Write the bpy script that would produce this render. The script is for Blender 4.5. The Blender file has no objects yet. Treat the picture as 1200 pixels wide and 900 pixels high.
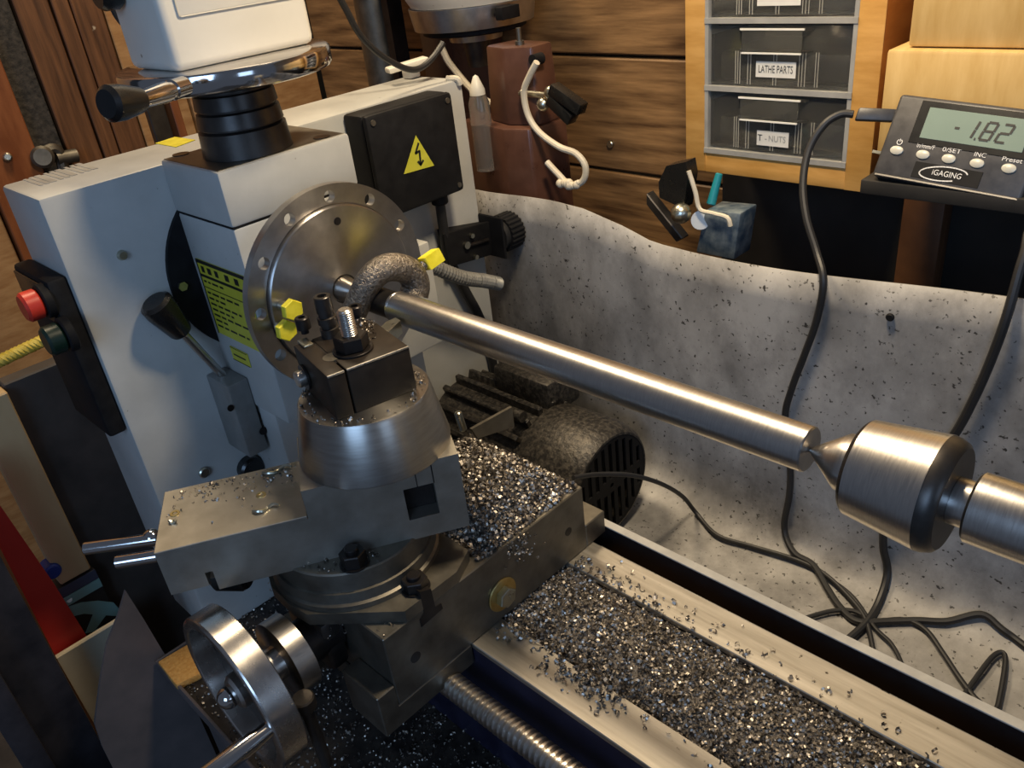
import bpy, bmesh, math, random
from mathutils import Vector, Matrix
random.seed(7)
PI = math.pi
C = bpy.context.scene.collection
# ------------------------------------------------------------------ camera, world, lights, exposure
CAM = Vector((0.52942, -0.31965, 0.23968)); F = 976.51
RT = Vector((0.714719, 0.690825, -0.109260)); DN = Vector((0.276402, -0.422484, -0.863197)); FW = Vector((-0.642479, 0.586743, -0.492903))
cd = bpy.data.cameras.new('camera'); cam = bpy.data.objects.new('camera', cd); C.objects.link(cam)
cd.sensor_width = 36; cd.lens = F / 1200 * 36; cd.clip_start = .01; cd.clip_end = 30
M = Matrix((RT, -DN, -FW)).transposed().to_4x4(); M.translation = CAM; cam.matrix_world = M
bpy.context.scene.camera = cam
W = bpy.data.worlds.new('world'); bpy.context.scene.world = W; W.use_nodes = True
W.node_tree.nodes['Background'].inputs[0].default_value = (.40, .48, .66, 1); W.node_tree.nodes['Background'].inputs[1].default_value = .175
def area(name, loc, target, size, power, col, shape='DISK'):
    l = bpy.data.lights.new(name, 'AREA'); l.shape = shape; l.size = size; l.energy = power; l.color = col
    o = bpy.data.objects.new(name, l); C.objects.link(o); o.location = loc
    o.rotation_euler = (Vector(target) - Vector(loc)).to_track_quat('-Z', 'Y').to_euler(); return o
area('bench_lamp', (.25, .12, .52), (.18, .12, -.2), .10, 4.6, (1, .80, .54))
area('window_daylight', (1.15, -1.75, .70), (.1, 0, -.1), .9, 14, (.40, .63, 1), 'SQUARE')
area('doorway_daylight', (2.3, -.45, .45), (.1, 0, -.1), .6, 3, (.46, .67, 1), 'SQUARE')
area('ceiling_lamp', (-.45, .20, 1.0), (-.2, .15, 0), .25, 11, (1, .78, .50))
V = bpy.context.scene.view_settings; V.view_transform = 'Standard'; V.look = 'None'; V.exposure = 0.0; V.gamma = 1; V.use_curve_mapping = False
# ------------------------------------------------------------------ photo pixel -> point on a plane
def ray(x, y): return ((x - 600) / F) * RT + ((y - 450) / F) * DN + FW
def on(ax, v, x, y):
    d = ray(x, y); i = 'xyz'.index(ax); return CAM + d * ((v - CAM[i]) / d[i])
# ------------------------------------------------------------------ materials
MAT = {}
def mat(name, c1, c2=None, scale=30, rough=.5, metal=0, bump=0, stretch=(1, 1, 1), speck=None, rvar=.1, spec=.5, trans=0, emit=None, contrast=(.35, .65), coat=0, detail=6, aniso=0, radial=None, smudge=None):
    m = bpy.data.materials.new(name); m.use_nodes = True; N = m.node_tree.nodes; L = m.node_tree.links; b = N['Principled BSDF']
    b.inputs['Metallic'].default_value = metal; b.inputs['Roughness'].default_value = rough
    b.inputs['Base Color'].default_value = (*c1, 1); b.inputs['Specular IOR Level'].default_value = spec
    b.inputs['Transmission Weight'].default_value = trans; b.inputs['Coat Weight'].default_value = coat
    if aniso: b.inputs['Anisotropic'].default_value = aniso
    if radial:
        tg = N.new('ShaderNodeTangent'); tg.direction_type = 'RADIAL'; tg.axis = radial; L.new(tg.outputs[0], b.inputs['Tangent']); b.inputs['Anisotropic Rotation'].default_value = .25
    if emit: b.inputs['Emission Color'].default_value = (*emit, 1); b.inputs['Emission Strength'].default_value = 1
    if c2 or bump or rvar:
        tc = N.new('ShaderNodeTexCoord'); mp = N.new('ShaderNodeMapping'); mp.inputs['Scale'].default_value = stretch
        L.new(tc.outputs['Object'], mp.inputs[0])
        nz = N.new('ShaderNodeTexNoise'); nz.inputs['Scale'].default_value = scale; nz.inputs['Detail'].default_value = detail; nz.inputs['Roughness'].default_value = .6
        L.new(mp.outputs[0], nz.inputs[0])
        if c2:
            r = N.new('ShaderNodeValToRGB'); r.color_ramp.elements[0].position, r.color_ramp.elements[1].position = contrast
            r.color_ramp.elements[0].color = (*c1, 1); r.color_ramp.elements[1].color = (*c2, 1)
            L.new(nz.outputs[0], r.inputs[0]); col = r.outputs[0]
            if smudge:     # (colour, scale, from, to): broad patches of grime
                n3 = N.new('ShaderNodeTexNoise'); n3.inputs['Scale'].default_value = smudge[1]; n3.inputs['Detail'].default_value = 10; n3.inputs['Roughness'].default_value = .72
                L.new(mp.outputs[0], n3.inputs[0]); r3 = N.new('ShaderNodeMapRange'); r3.inputs[1].default_value = smudge[2]; r3.inputs[2].default_value = smudge[3]; r3.inputs[4].default_value = .85
                L.new(n3.outputs[0], r3.inputs[0]); m3 = N.new('ShaderNodeMix'); m3.data_type = 'RGBA'; L.new(r3.outputs[0], m3.inputs[0]); L.new(col, m3.inputs[6]); m3.inputs[7].default_value = (*smudge[0], 1)
                col = m3.outputs[2]
            if speck:      # (colour, scale, threshold): small dirt marks with a shape of their own
                n2 = N.new('ShaderNodeTexNoise'); n2.inputs['Scale'].default_value = speck[1]; n2.inputs['Detail'].default_value = 3
                L.new(tc.outputs['Object'], n2.inputs[0])
                r2 = N.new('ShaderNodeValToRGB'); r2.color_ramp.elements[0].position = speck[2]; r2.color_ramp.elements[1].position = speck[2] + .05
                r2.color_ramp.elements[0].color = (0, 0, 0, 1); r2.color_ramp.elements[1].color = (1, 1, 1, 1)
                L.new(n2.outputs[0], r2.inputs[0])
                mx = N.new('ShaderNodeMix'); mx.data_type = 'RGBA'; L.new(r2.outputs[0], mx.inputs[0]); L.new(col, mx.inputs[6]); mx.inputs[7].default_value = (*speck[0], 1)
                col = mx.outputs[2]
            L.new(col, b.inputs['Base Color'])
        if rvar:
            mr = N.new('ShaderNodeMapRange'); mr.inputs[3].default_value = max(.02, rough - rvar); mr.inputs[4].default_value = rough + rvar
            L.new(nz.outputs[0], mr.inputs[0]); L.new(mr.outputs[0], b.inputs['Roughness'])
        if bump:
            bp = N.new('ShaderNodeBump'); bp.inputs['Strength'].default_value = bump; bp.inputs['Distance'].default_value = .002
            L.new(nz.outputs[0], bp.inputs['Height']); L.new(bp.outputs[0], b.inputs['Normal'])
    MAT[name] = m; return m
mat('white_paint', (.37, .375, .36), (.45, .455, .435), 14, .42, 0, .02, speck=((.10, .09, .07), 190, .74))
mat('cream_paint', (.58, .56, .50), (.66, .64, .58), 9, .4, 0, .02, speck=((.22, .18, .13), 150, .76))
mat('steel_turned', (.50, .475, .445), (.58, .555, .52), 200, .30, 1, .02, (9, .6, .6), rvar=.05)
mat('steel_ground', (.29, .27, .23), (.38, .355, .31), 40, .50, .92, .03)
mat('steel_face', (.40, .38, .36), (.48, .46, .44), 90, .33, 1, .03, (1, 1, 1), rvar=.07)
mat('steel_way', (.36, .34, .30), (.50, .475, .43), 30, .45, 1, .03, (.3, 5, 1), speck=((.06, .05, .04), 120, .70))
mat('steel_plate', (.40, .375, .35), (.47, .445, .42), 90, .34, 1, .02, rvar=.05, aniso=.75, radial='X')
mat('steel_riser', (.36, .34, .31), (.42, .40, .37), 60, .34, 1, 0, (1, 1, 8), rvar=.04, aniso=.6, radial='Z')
mat('steel_rim', (.52, .49, .46), (.66, .63, .59), 60, .27, 1, .02, rvar=.07, aniso=.4, radial='Y')
mat('steel_dull', (.13, .12, .10), (.20, .185, .155), 50, .46, .9, .03)
mat('steel_dark', (.050, .045, .042), (.085, .076, .068), 45, .36, .8, .03)
mat('black_oxide', (.018, .016, .016), (.035, .030, .028), 60, .34, .6, .03)
mat('chrome', (.58, .56, .54), None, 10, .11, 1, 0, rvar=.04)
mat('cast_dog', (.16, .135, .11), (.36, .32, .27), 420, .38, .9, .9)
mat('tool_black', (.016, .012, .009), (.028, .021, .015), 60, .45, 0, .03, spec=.22)
mat('hub_grey', (.17, .17, .16), (.22, .22, .21), 60, .45, .2, .03)
mat('black_plastic', (.007, .007, .008), (.012, .012, .013), 80, .6, 0, .03, spec=.15)
mat('black_rubber', (.014, .014, .015), None, 80, .5, 0, 0)
mat('black_gloss', (.007, .007, .007), None, 80, .28, 0, 0, rvar=.05)
mat('dirty_black', (.010, .009, .009), (.045, .038, .032), 60, .5, .2, .25)
mat('motor_paint', (.022, .020, .018), (.10, .088, .072), 210, .40, .35, .5, contrast=(.42, .72))
mat('navy_paint', (.006, .006, .018), (.016, .015, .035), 40, .45, 0, .02)
mat('yellow_paint', (.62, .55, .02), (.78, .70, .05), 120, .4, 0, .05)
mat('yellow_label', (.46, .44, .03), (.52, .50, .05), 60, .45)
mat('label_ink', (.012, .012, .010), None, 10, .5, rvar=0)
mat('red_button', (.50, .035, .02), None, 40, .35)
mat('green_button', (.004, .020, .014), None, 40, .35)
mat('brass', (.55, .40, .14), (.66, .52, .24), 90, .34, 1, .02)
mat('zinc', (.50, .50, .42), (.62, .60, .48), 90, .3, 1, .02)
mat('conduit_grey', (.20, .20, .19), (.28, .28, .26), 90, .45, .3, .05)
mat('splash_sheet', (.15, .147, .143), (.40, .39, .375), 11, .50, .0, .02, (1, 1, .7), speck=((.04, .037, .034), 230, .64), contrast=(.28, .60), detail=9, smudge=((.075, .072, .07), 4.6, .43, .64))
mat('rust', (.12, .055, .02), (.24, .13, .05), 80, .8, 0, .2)
mat('chip_steel', (.24, .215, .19), None, 40, .50, 1, 0, rvar=.12)
mat('chip_base', (.045, .040, .038), (.24, .22, .20), 420, .42, .6, 1.0, contrast=(.3, .7))
mat('wood_wall', (.060, .027, .010), (.40, .23, .095), 5, .55, 0, .22, (1.6, 1, 18), contrast=(.28, .74), detail=14)
mat('wood_post', (.045, .018, .008), (.20, .085, .032), 10, .5, 0, .25, (1, 14, 1), contrast=(.25, .8), speck=((.45, .36, .26), 35, .73))
mat('wood_tar', (.010, .009, .008), (.05, .043, .036), 130, .8, 0, .8)
mat('wood_rust', (.16, .045, .012), (.26, .085, .025), 9, .45, 0, .08, (1, 5, 1))
mat('wood_ply', (.30, .15, .055), (.42, .24, .10), 12, .5, 0, .08, (1, 2, 9))
mat('wood_cab', (.52, .27, .065), (.66, .37, .11), 16, .42, 0, .06, (1, 1, 5), speck=((.22, .10, .03), 60, .76))
mat('wood_side', (.34, .115, .022), (.46, .18, .04), 10, .42, 0, .06, (1, 1, 5))
mat('wood_box', (.50, .32, .11), (.62, .43, .18), 13, .45, 0, .06, (5, 1, 1))
mat('wood_pale', (.44, .28, .13), (.60, .44, .24), 9, .55, 0, .08, (1, 1, .3))
mat('grey_frame', (.34, .34, .33), (.42, .42, .40), 50, .4, .2, .02)
mat('clear_plastic', (.80, .80, .76), None, 30, .06, 0, 0, trans=.96, rvar=.03, spec=.3)
mat('drawer_inside', (.010, .010, .010), (.040, .038, .034), 35, .5)
mat('paper', (.74, .73, .68), (.80, .79, .74), 50, .6)
mat('ink', (.015, .015, .015), None, 10, .6, rvar=0)
mat('dro_plastic', (.030, .030, .034), (.050, .050, .054), 90, .42, 0, .04)
mat('lcd', (.17, .23, .20), (.20, .27, .235), 8, .25, 0, 0, rvar=.05)
mat('white_print', (.62, .62, .62), None, 10, .5, rvar=0)
mat('button_grey', (.47, .46, .40), None, 10, .35, rvar=0)
mat('brown_enamel', (.070, .030, .019), (.115, .052, .034), 22, .30, 0, .05)
mat('cord_cream', (.56, .50, .38), (.64, .58, .46), 60, .5)
mat('white_plastic', (.70, .67, .58), None, 30, .4, rvar=0)
mat('rope_yellow', (.62, .46, .05), (.75, .60, .12), 120, .6)
mat('red_panel', (.62, .030, .016), (.68, .040, .022), 10, .5)
mat('card_board', (.40, .34, .24), (.48, .42, .30), 14, .7)
mat('slate_panel', (.035, .031, .028), (.070, .058, .050), 18, .6, 0, .1)
mat('tray_sheet', (.085, .076, .076), (.12, .10, .098), 20, .5, .1, .05, speck=((.20, .035, .02), 9, .70))
mat('rail_dark', (.012, .012, .016), (.030, .028, .034), 25, .45)
mat('teal_print', (.22, .42, .40), None, 10, .5, rvar=0)
mat('blue_plastic', (.02, .05, .26), None, 10, .4, rvar=0)
mat('slate_blue', (.06, .07, .11), None, 10, .5, rvar=0)
mat('teal_handle', (.01, .20, .24), None, 10, .4, rvar=0)
mat('clear_bottle', (.75, .76, .74), None, 30, .15, 0, 0, trans=.9, rvar=.05)
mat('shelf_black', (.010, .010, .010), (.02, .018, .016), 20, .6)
mat('sponge', (.42, .20, .04), (.55, .30, .08), 260, .8, 0, .6)
mat('blue_tool', (.03, .06, .10), (.20, .24, .26), 60, .45, .3, .05)
def chip_variation():
    m = MAT['chip_steel']; N = m.node_tree.nodes; L = m.node_tree.links; b = N['Principled BSDF']
    g = N.new('ShaderNodeNewGeometry'); r = N.new('ShaderNodeValToRGB'); e = r.color_ramp.elements
    e[0].color = (.14, .125, .11, 1); e[1].color = (.74, .68, .60, 1); e.new(.5).color = (.34, .31, .275, 1)
    L.new(g.outputs['Random Per Island'], r.inputs[0]); L.new(r.outputs[0], b.inputs['Base Color'])
chip_variation()
# ------------------------------------------------------------------ mesh helpers
def frame_of(d):
    d = Vector(d).normalized(); a = Vector((0, 0, 1)) if abs(d.z) < .9 else Vector((1, 0, 0))
    u = a.cross(d).normalized(); return u, d.cross(u), d
class B:
    def __init__(s): s.bm = bmesh.new()
    def quad(s, *p):
        s.bm.faces.new([s.bm.verts.new(q) for q in p]); return s
    def hexa(s, P, bev=0, seg=2):      # 8 corners: 4 of the lower ring, 4 of the upper ring
        v = [s.bm.verts.new(q) for q in P]
        fs = [s.bm.faces.new([v[i] for i in f]) for f in ((3, 2, 1, 0), (4, 5, 6, 7), (0, 1, 5, 4), (1, 2, 6, 5), (2, 3, 7, 6), (3, 0, 4, 7))]
        if bev:
            es = list({e for f in fs for e in f.edges}); bmesh.ops.bevel(s.bm, geom=es, offset=bev, segments=seg, affect='EDGES', profile=.5)
        return s
    def box(s, x0, x1, y0, y1, z0, z1, bev=0, seg=2):
        return s.hexa([(x0, y0, z0), (x1, y0, z0), (x1, y1, z0), (x0, y1, z0), (x0, y0, z1), (x1, y0, z1), (x1, y1, z1), (x0, y1, z1)], bev, seg)
    def obox(s, c, u, v, w, hu, hv, hw, bev=0, seg=2):   # oriented box, half sizes
        c, u, v, w = Vector(c), Vector(u), Vector(v), Vector(w)
        f = lambda a, b, d: c + u * hu * a + v * hv * b + w * hw * d
        return s.hexa([f(-1, -1, -1), f(1, -1, -1), f(1, 1, -1), f(-1, 1, -1), f(-1, -1, 1), f(1, -1, 1), f(1, 1, 1), f(-1, 1, 1)], bev, seg)
    def lathe(s, prof, o, ax, n=48, a0=0):     # prof: (distance along axis, radius)
        u, v, d = frame_of(ax); o = Vector(o); rings = []
        for t, r in prof:
            if r < 1e-6: rings.append([s.bm.verts.new(o + d * t)])
            else: rings.append([s.bm.verts.new(o + d * t + (u * math.cos(a0 + 2 * PI * k / n) + v * math.sin(a0 + 2 * PI * k / n)) * r) for k in range(n)])
        for a, b in zip(rings, rings[1:]):
            for k in range(n):
                k2 = (k + 1) % n
                if len(a) == 1 and len(b) == 1: continue
                if len(a) == 1: s.bm.faces.new((a[0], b[k], b[k2]))
                elif len(b) == 1: s.bm.faces.new((a[k], b[0], a[k2]))
                else: s.bm.faces.new((a[k], b[k], b[k2], a[k2]))
        return s
    def cyl(s, p0, p1, r0, r1=None, n=32, ch=0, a0=0):
        p0, p1 = Vector(p0), Vector(p1); d = p1 - p0; L = d.length; r1 = r0 if r1 is None else r1
        if ch: pr = [(0, 0), (0, r0 - ch), (ch, r0), (L - ch, r1), (L, r1 - ch), (L, 0)]
        else: pr = [(0, 0), (0, r0), (L, r1), (L, 0)]
        return s.lathe(pr, p0, d, n, a0)
    def hex(s, p0, p1, r, a0=0, ch=0): return s.cyl(p0, p1, r, n=6, a0=a0, ch=ch)
    def ball(s, c, r, n=20):
        return s.lathe([(-r * math.cos(PI * k / 12), r * math.sin(PI * k / 12)) for k in range(13)], c, (0, 0, 1), n)
    def tube(s, pts, r, n=10, smooth=4, cap=True):
        P = [Vector(p) for p in pts]
        if smooth > 1 and len(P) > 2:
            Q = []
            for i in range(len(P) - 1):
                a, b, c, d = P[max(i - 1, 0)], P[i], P[i + 1], P[min(i + 2, len(P) - 1)]
                for k in range(smooth):
                    t = k / smooth
                    Q.append(.5 * ((2 * b) + (c - a) * t + (2 * a - 5 * b + 4 * c - d) * t * t + (3 * b - a - 3 * c + d) * t ** 3))
            P = Q + [P[-1]]
        R = r if callable(r) else (lambda t: r)
        u = None; rings = []
        for i, p in enumerate(P):
            d = (P[min(i + 1, len(P) - 1)] - P[max(i - 1, 0)]).normalized()
            if u is None: u = frame_of(d)[0]
            u = (u - d * u.dot(d)).normalized(); v = d.cross(u); rr = R(i / (len(P) - 1))
            rings.append([s.bm.verts.new(p + (u * math.cos(2 * PI * k / n) + v * math.sin(2 * PI * k / n)) * rr) for k in range(n)])
        for a, b in zip(rings, rings[1:]):
            for k in range(n): s.bm.faces.new((a[k], a[(k + 1) % n], b[(k + 1) % n], b[k]))
        if cap: s.bm.faces.new(rings[0][::-1]); s.bm.faces.new(rings[-1])
        return s
    def plate(s, loops, o, u, v, th):          # outline + holes (2-D loops), th thick along u x v
        o, u, v = Vector(o), Vector(u), Vector(v); w = u.cross(v).normalized(); es = []; b2 = bmesh.new()
        for lp in loops:
            vs = [b2.verts.new(o + u * a + v * b) for a, b in lp]; es += [b2.edges.new((vs[i], vs[(i + 1) % len(vs)])) for i in range(len(vs))]
        bmesh.ops.triangle_fill(b2, use_beauty=True, edges=es)
        bmesh.ops.recalc_face_normals(b2, faces=b2.faces[:])
        if b2.faces and b2.faces[0].normal.dot(w) < 0: bmesh.ops.reverse_faces(b2, faces=b2.faces[:])
        if th:
            ext = bmesh.ops.extrude_face_region(b2, geom=b2.faces[:]); bmesh.ops.translate(b2, verts=[g for g in ext['geom'] if isinstance(g, bmesh.types.BMVert)], vec=w * th)
            bmesh.ops.recalc_face_normals(b2, faces=b2.faces[:])
        me = bpy.data.meshes.new('tmp'); b2.to_mesh(me); b2.free(); s.bm.from_mesh(me); bpy.data.meshes.remove(me); return s
    def build(s, name, m, parent=None, flat=False, ang=35, recalc=True):
        if recalc: bmesh.ops.recalc_face_normals(s.bm, faces=s.bm.faces[:])
        if parent is not None:
            base = parent; off = Vector((0, 0, 0))
            while base is not None: off += base.location; base = base.parent
            loc = Vector((0, 0, 0))
        else:
            xs = [v.co for v in s.bm.verts]; lo = [min(p[i] for p in xs) for i in range(3)]; hi = [max(p[i] for p in xs) for i in range(3)]
            off = Vector(((lo[0] + hi[0]) / 2, (lo[1] + hi[1]) / 2, lo[2])); loc = off
        bmesh.ops.translate(s.bm, verts=s.bm.verts[:], vec=-off)
        me = bpy.data.meshes.new(name); s.bm.to_mesh(me); s.bm.free()
        if not flat:
            me.polygons.foreach_set('use_smooth', [True] * len(me.polygons)); me.set_sharp_from_angle(angle=math.radians(ang))
        me.materials.append(MAT[m] if isinstance(m, str) else m)
        o = bpy.data.objects.new(name, me); C.objects.link(o); o.location = loc
        if parent is not None: o.parent = parent
        return o
def tag(o, label, cat, group=None, kind=None):
    o['label'] = label; o['category'] = cat
    if group: o['group'] = group
    if kind: o['kind'] = kind
    return o
def thing(name, label, cat, loc, group=None):
    o = bpy.data.objects.new(name, None); C.objects.link(o); o.location = loc; o.empty_display_size = .02
    return tag(o, label, cat, group)
def struct(o, label=None, cat=None):
    o['kind'] = 'structure'
    if label: o['label'] = label; o['category'] = cat
    return o
def circle(r, n=24, c=(0, 0), a0=0): return [(c[0] + r * math.cos(a0 + 2 * PI * k / n), c[1] + r * math.sin(a0 + 2 * PI * k / n)) for k in range(n)]
def text(s, size, o, u, v, m, parent, name='lettering', width=None):
    cu = bpy.data.curves.new('t', 'FONT'); cu.body = s; cu.size = size; cu.align_x = 'CENTER'; cu.align_y = 'CENTER'; cu.extrude = 0; cu.resolution_u = 3
    ob = bpy.data.objects.new('t', cu); C.objects.link(ob); dg = bpy.context.evaluated_depsgraph_get(); me = bpy.data.meshes.new_from_object(ob.evaluated_get(dg))
    bpy.data.objects.remove(ob); u, v, o = Vector(u).normalized(), Vector(v).normalized(), Vector(o); w = u.cross(v)
    xs = [q.co.x for q in me.vertices]; k = 1 if not width else width / (max(xs) - min(xs))
    b = B()
    for q in me.vertices: q.co = o + u * q.co.x * k + v * q.co.y + w * .0002
    b.bm.from_mesh(me); bpy.data.meshes.remove(me)
    return b.build(name, m, parent, flat=True, recalc=False)
def strokes(paths, wd, o, u, v, m, parent, name):     # flat printed lines in a plane
    b = B(); o, u, v = Vector(o), Vector(u), Vector(v); w = u.cross(v).normalized() * .0002
    for p in paths:
        for (ax, ay), (bx, by) in zip(p, p[1:]):
            d = Vector((bx - ax, by - ay)); 
            if d.length < 1e-9: continue
            n = Vector((-d.y, d.x)).normalized() * wd / 2; e = d.normalized() * wd * .2
            c = [(ax - e.x + n.x, ay - e.y + n.y), (ax - e.x - n.x, ay - e.y - n.y), (bx + e.x - n.x, by + e.y - n.y), (bx + e.x + n.x, by + e.y + n.y)]
            b.quad(*[o + u * x + v * y + w for x, y in c])
    return b.build(name, m, parent, flat=True, recalc=False)
X, Y, Z = Vector((1, 0, 0)), Vector((0, 1, 0)), Vector((0, 0, 1))
# ================================================================== the setting
def slab(name, m, x0, x1, y0, y1, z0, z1, parent=None): return B().box(x0, x1, y0, y1, z0, z1).build(name, m, parent)
struct(slab('floor', 'slate_panel', -.9, 1.4, -1.0, .62, -.80, -.78))
wb = struct(slab('wall_back', 'shelf_black', -.88, 1.4, .59, .62, -.78, .80))
z0 = .0625 - 6 * .149
for k in range(11):
    B().box(-.85, 1.4, .568 + random.uniform(0, .004), .59, z0 + k * .149 + .0022, z0 + (k + 1) * .149 - .0022, .002, 1).build('plank', 'wood_wall', wb)
wl = struct(slab('wall_left', 'shelf_black', -.89, -.872, -1.0, .62, -.78, .80))
yb = [-.62, -.42, -.22, -.0177, .0585, .1068 - .006, .150, .1762, .2203, .31, .43, .565]
wm = ['wood_ply', 'wood_ply', 'wood_ply', 'wood_rust', 'wood_tar', 'wood_post', 'wood_post', 'wood_post', 'wood_ply', 'wood_ply', 'wood_ply']
for i, m in enumerate(wm):
    d = -.85 + {'wood_tar': -.006, 'wood_rust': .012}.get(m, random.uniform(-.004, .003))
    B().box(-.872, d, yb[i] + .0015, yb[i + 1] - .0015, -.78, .8, .0015, 1).build('board', m, wl)
# machine stand under the tray
tag(slab('machine_stand', 'tray_sheet', -.128, 1.2, -.185, .54, -.78, -.345), 'black cabinet stand carrying the chip tray of the lathe', 'stand')
# ================================================================== chip tray and splash guard
t = thing('chip_tray', 'dark oily sheet metal chip tray under the lathe bed', 'tray', (.45, .04, -.345))
B().box(-.134, 1.2, -.2, .30, -.345, -.336).build('tray_floor', 'dirty_black', t)
B().box(-.134, 1.2, -.203, -.2, -.345, -.330, .001).build('front_lip', 'tray_sheet', t)
B().box(-.137, -.134, -.203, -.1515, -.345, -.330, .001).build('end_lip', 'tray_sheet', t)
def top_z(x):
    T = [(-.20, -.029), (-.14, -.0278), (-.09, -.025), (-.04, -.0235), (.0036, -.025), (.045, -.034), (.0846, -.0457), (.13, -.0458), (.1745, -.0437), (.28, -.0376), (.398, -.0304), (1.0, .0)]
    for (a, za), (b, zb) in zip(T, T[1:]):
        if x <= b: return za + (zb - za) * (x - a) / (b - a)
    return 0
def sheet_y(x): k = min(1, max(0, (.04 - x) / .12)); return .28 + .004 * math.sin(x * 16 + .6) + .014 * k * k * (3 - 2 * k)
b = B(); rows = []; NX = 76
prof = [(0, -.298), (-.004, -.307), (-.012, -.316), (-.026, -.3235), (-.05, -.328), (-.10, -.3305), (-.165, -.332)]
for i in range(NX):
    x = -.19 + i * (1.19 / (NX - 1)); zt = top_z(x)
    yy = sheet_y(x)
    col = [(x, yy + (.0025 * math.sin(x * 23) * (1 - k / 9)), zt + (-.298 - zt) * k / 9) for k in range(9)] + [(x, yy + p * (1 if x > -.115 else .08), z) for p, z in prof]
    rows.append([b.bm.verts.new(p) for p in col])
for a, c in zip(rows, rows[1:]):
    for k in range(len(a) - 1): b.bm.faces.new((a[k], c[k], c[k + 1], a[k + 1]))
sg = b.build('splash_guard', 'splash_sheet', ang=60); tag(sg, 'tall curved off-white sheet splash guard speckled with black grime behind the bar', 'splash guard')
so = sg.modifiers.new('thick', 'SOLIDIFY'); so.thickness = .0016; so.offset = 1
p = on('y', .2785, 1044, 371)
tag(B().cyl(p, p - Y * .003, .0032, n=16, ch=.0008).build('guard_rivet', 'black_plastic'), 'small black rivet head in the upper right of the splash guard', 'rivet')
# ================================================================== bed
t = thing('lathe_bed', 'navy lathe bed with two bright ground flat ways', 'lathe bed', (.35, 0, -.336))
for y0, y1 in ((-.068, -.037), (.0376, .069)):
    B().box(-.1245, .98, y0, y1, -.2165, -.2118, .0006, 1).build('way', 'steel_way', t)
B().box(-.1245, .98, -.0672, -.044, -.336, -.2165).build('front_wall', 'navy_paint', t)
B().box(-.1245, .98, .044, .0672, -.336, -.2165).build('rear_wall', 'navy_paint', t)
B().box(-.1245, .98, -.044, .044, -.250, -.236).build('trough', 'navy_paint', t)
# digital scale beam behind the bed
t = thing('scale_beam', 'long black digital readout beam with bright machined top edge behind the bed', 'scale', (.5, .093, -.237))
B().box(.12, .98, .09, .0955, -.2365, -.2125, .0004, 1).build('beam', 'black_plastic', t)
B().box(.12, .98, .0895, .0970, -.2125, -.2110, .0003, 1).build('top_edge', 'grey_frame', t)
for x in (.93,): B().box(x, x + .02, .0895, .0955, -.30, -.2365).build('bracket', 'steel_dark', t)
tag(B().box(.17, .98, .0692, .0895, -.3355, -.2400, .002).build('packing_strip', 'rust'), 'rusty brown wooden packing strip seen in the gap behind the rear way', 'strip')
# lead screw
t = thing('lead_screw', 'bright threaded lead screw running along the front of the bed', 'lead screw', (.4, -.092, -.24))
b = B(); pr = []; x = 0
while x < .66:
    pr += [(x, .0072), (x + .0012, .0094), (x + .0030, .0094), (x + .0042, .0072)]; x += .0048
b.lathe([(0, 0)] + pr + [(x, 0)], (.13, -.092, -.2315), X, 20).build('thread', 'steel_turned', t, ang=25)
B().box(.79, .83, -.115, -.064, -.262, -.20, .003).build('end_bearing', 'steel_dull', t)
B().box(.10, .13, -.112, -.064, -.255, -.236, .002).build('half_nut', 'steel_dark', t)
# ================================================================== headstock
t = thing('headstock', 'white painted lathe headstock with wide gear cover and split housing', 'headstock', (-.12, .02, -.336))
b = B().box(-.206, -.1247, -.1509, .262, -.336, .0985, .003); gc = b.build('gear_cover', 'white_paint', t)
for (px, py) in ((143, 299),):
    p = on('x', -.1247, px, py); B().cyl(p, p + X * .003, .0042, .003, n=20).build('cover_screw', 'zinc', gc)
p = on('x', -.1247, 238, 553); B().cyl(p, p + X * .004, .005, n=20, ch=.001).build('cover_screw', 'zinc', gc)
p = on('x', -.1247, 290, 546); B().cyl(p, p + X * .012, .012, n=24, ch=.002).build('drain_plug', 'black_gloss', gc)
B().lathe([(0, 0), (0, .081), (.004, .081), (.004, 0)], (-.1247, -.001, .003), X, 64).build('spindle_flange', 'black_plastic', t)
p = on('x', -.12, 213, 335); B().cyl(p, p + X * .003, .004, n=6).build('flange_screw', 'zinc', t)
hl = B().box(-.1246, -.034, -.0576, .0568, -.108, .0602, .002).build('lower_housing', 'white_paint', t)
hu = B().box(-.1246, -.034, -.0578, .0570, .0610, .1021, .0025).build('upper_housing', 'white_paint', t)
B().box(-.124, -.0345, -.0572, .0564, .0600, .0612).build('joint_gap', 'black_plastic', t)
B().box(-.122, -.0365, -.0555, .0545, .1016, .1024, .0003, 1).build('top_face', 'steel_dull', hu)
for px, py in ((212, 181), (377, 161)):
    p = on('z', .1024, px, py); B().cyl(p, p + Z * .0006, .0065, n=20).build('bolt_recess', 'black_oxide', hu)
B().box(-.1246, -.044, .0568, .125, -.113, -.012, .002).build('side_casting', 'white_paint', t)
B().box(-.1246, -.062, -.055, .11, -.2118, -.108, .002).build('pedestal', 'white_paint', t)
B().box(-.045, -.0415, .075, .112, -.055, -.008, .0015).build('inspection_cover', 'white_paint', t)
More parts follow.
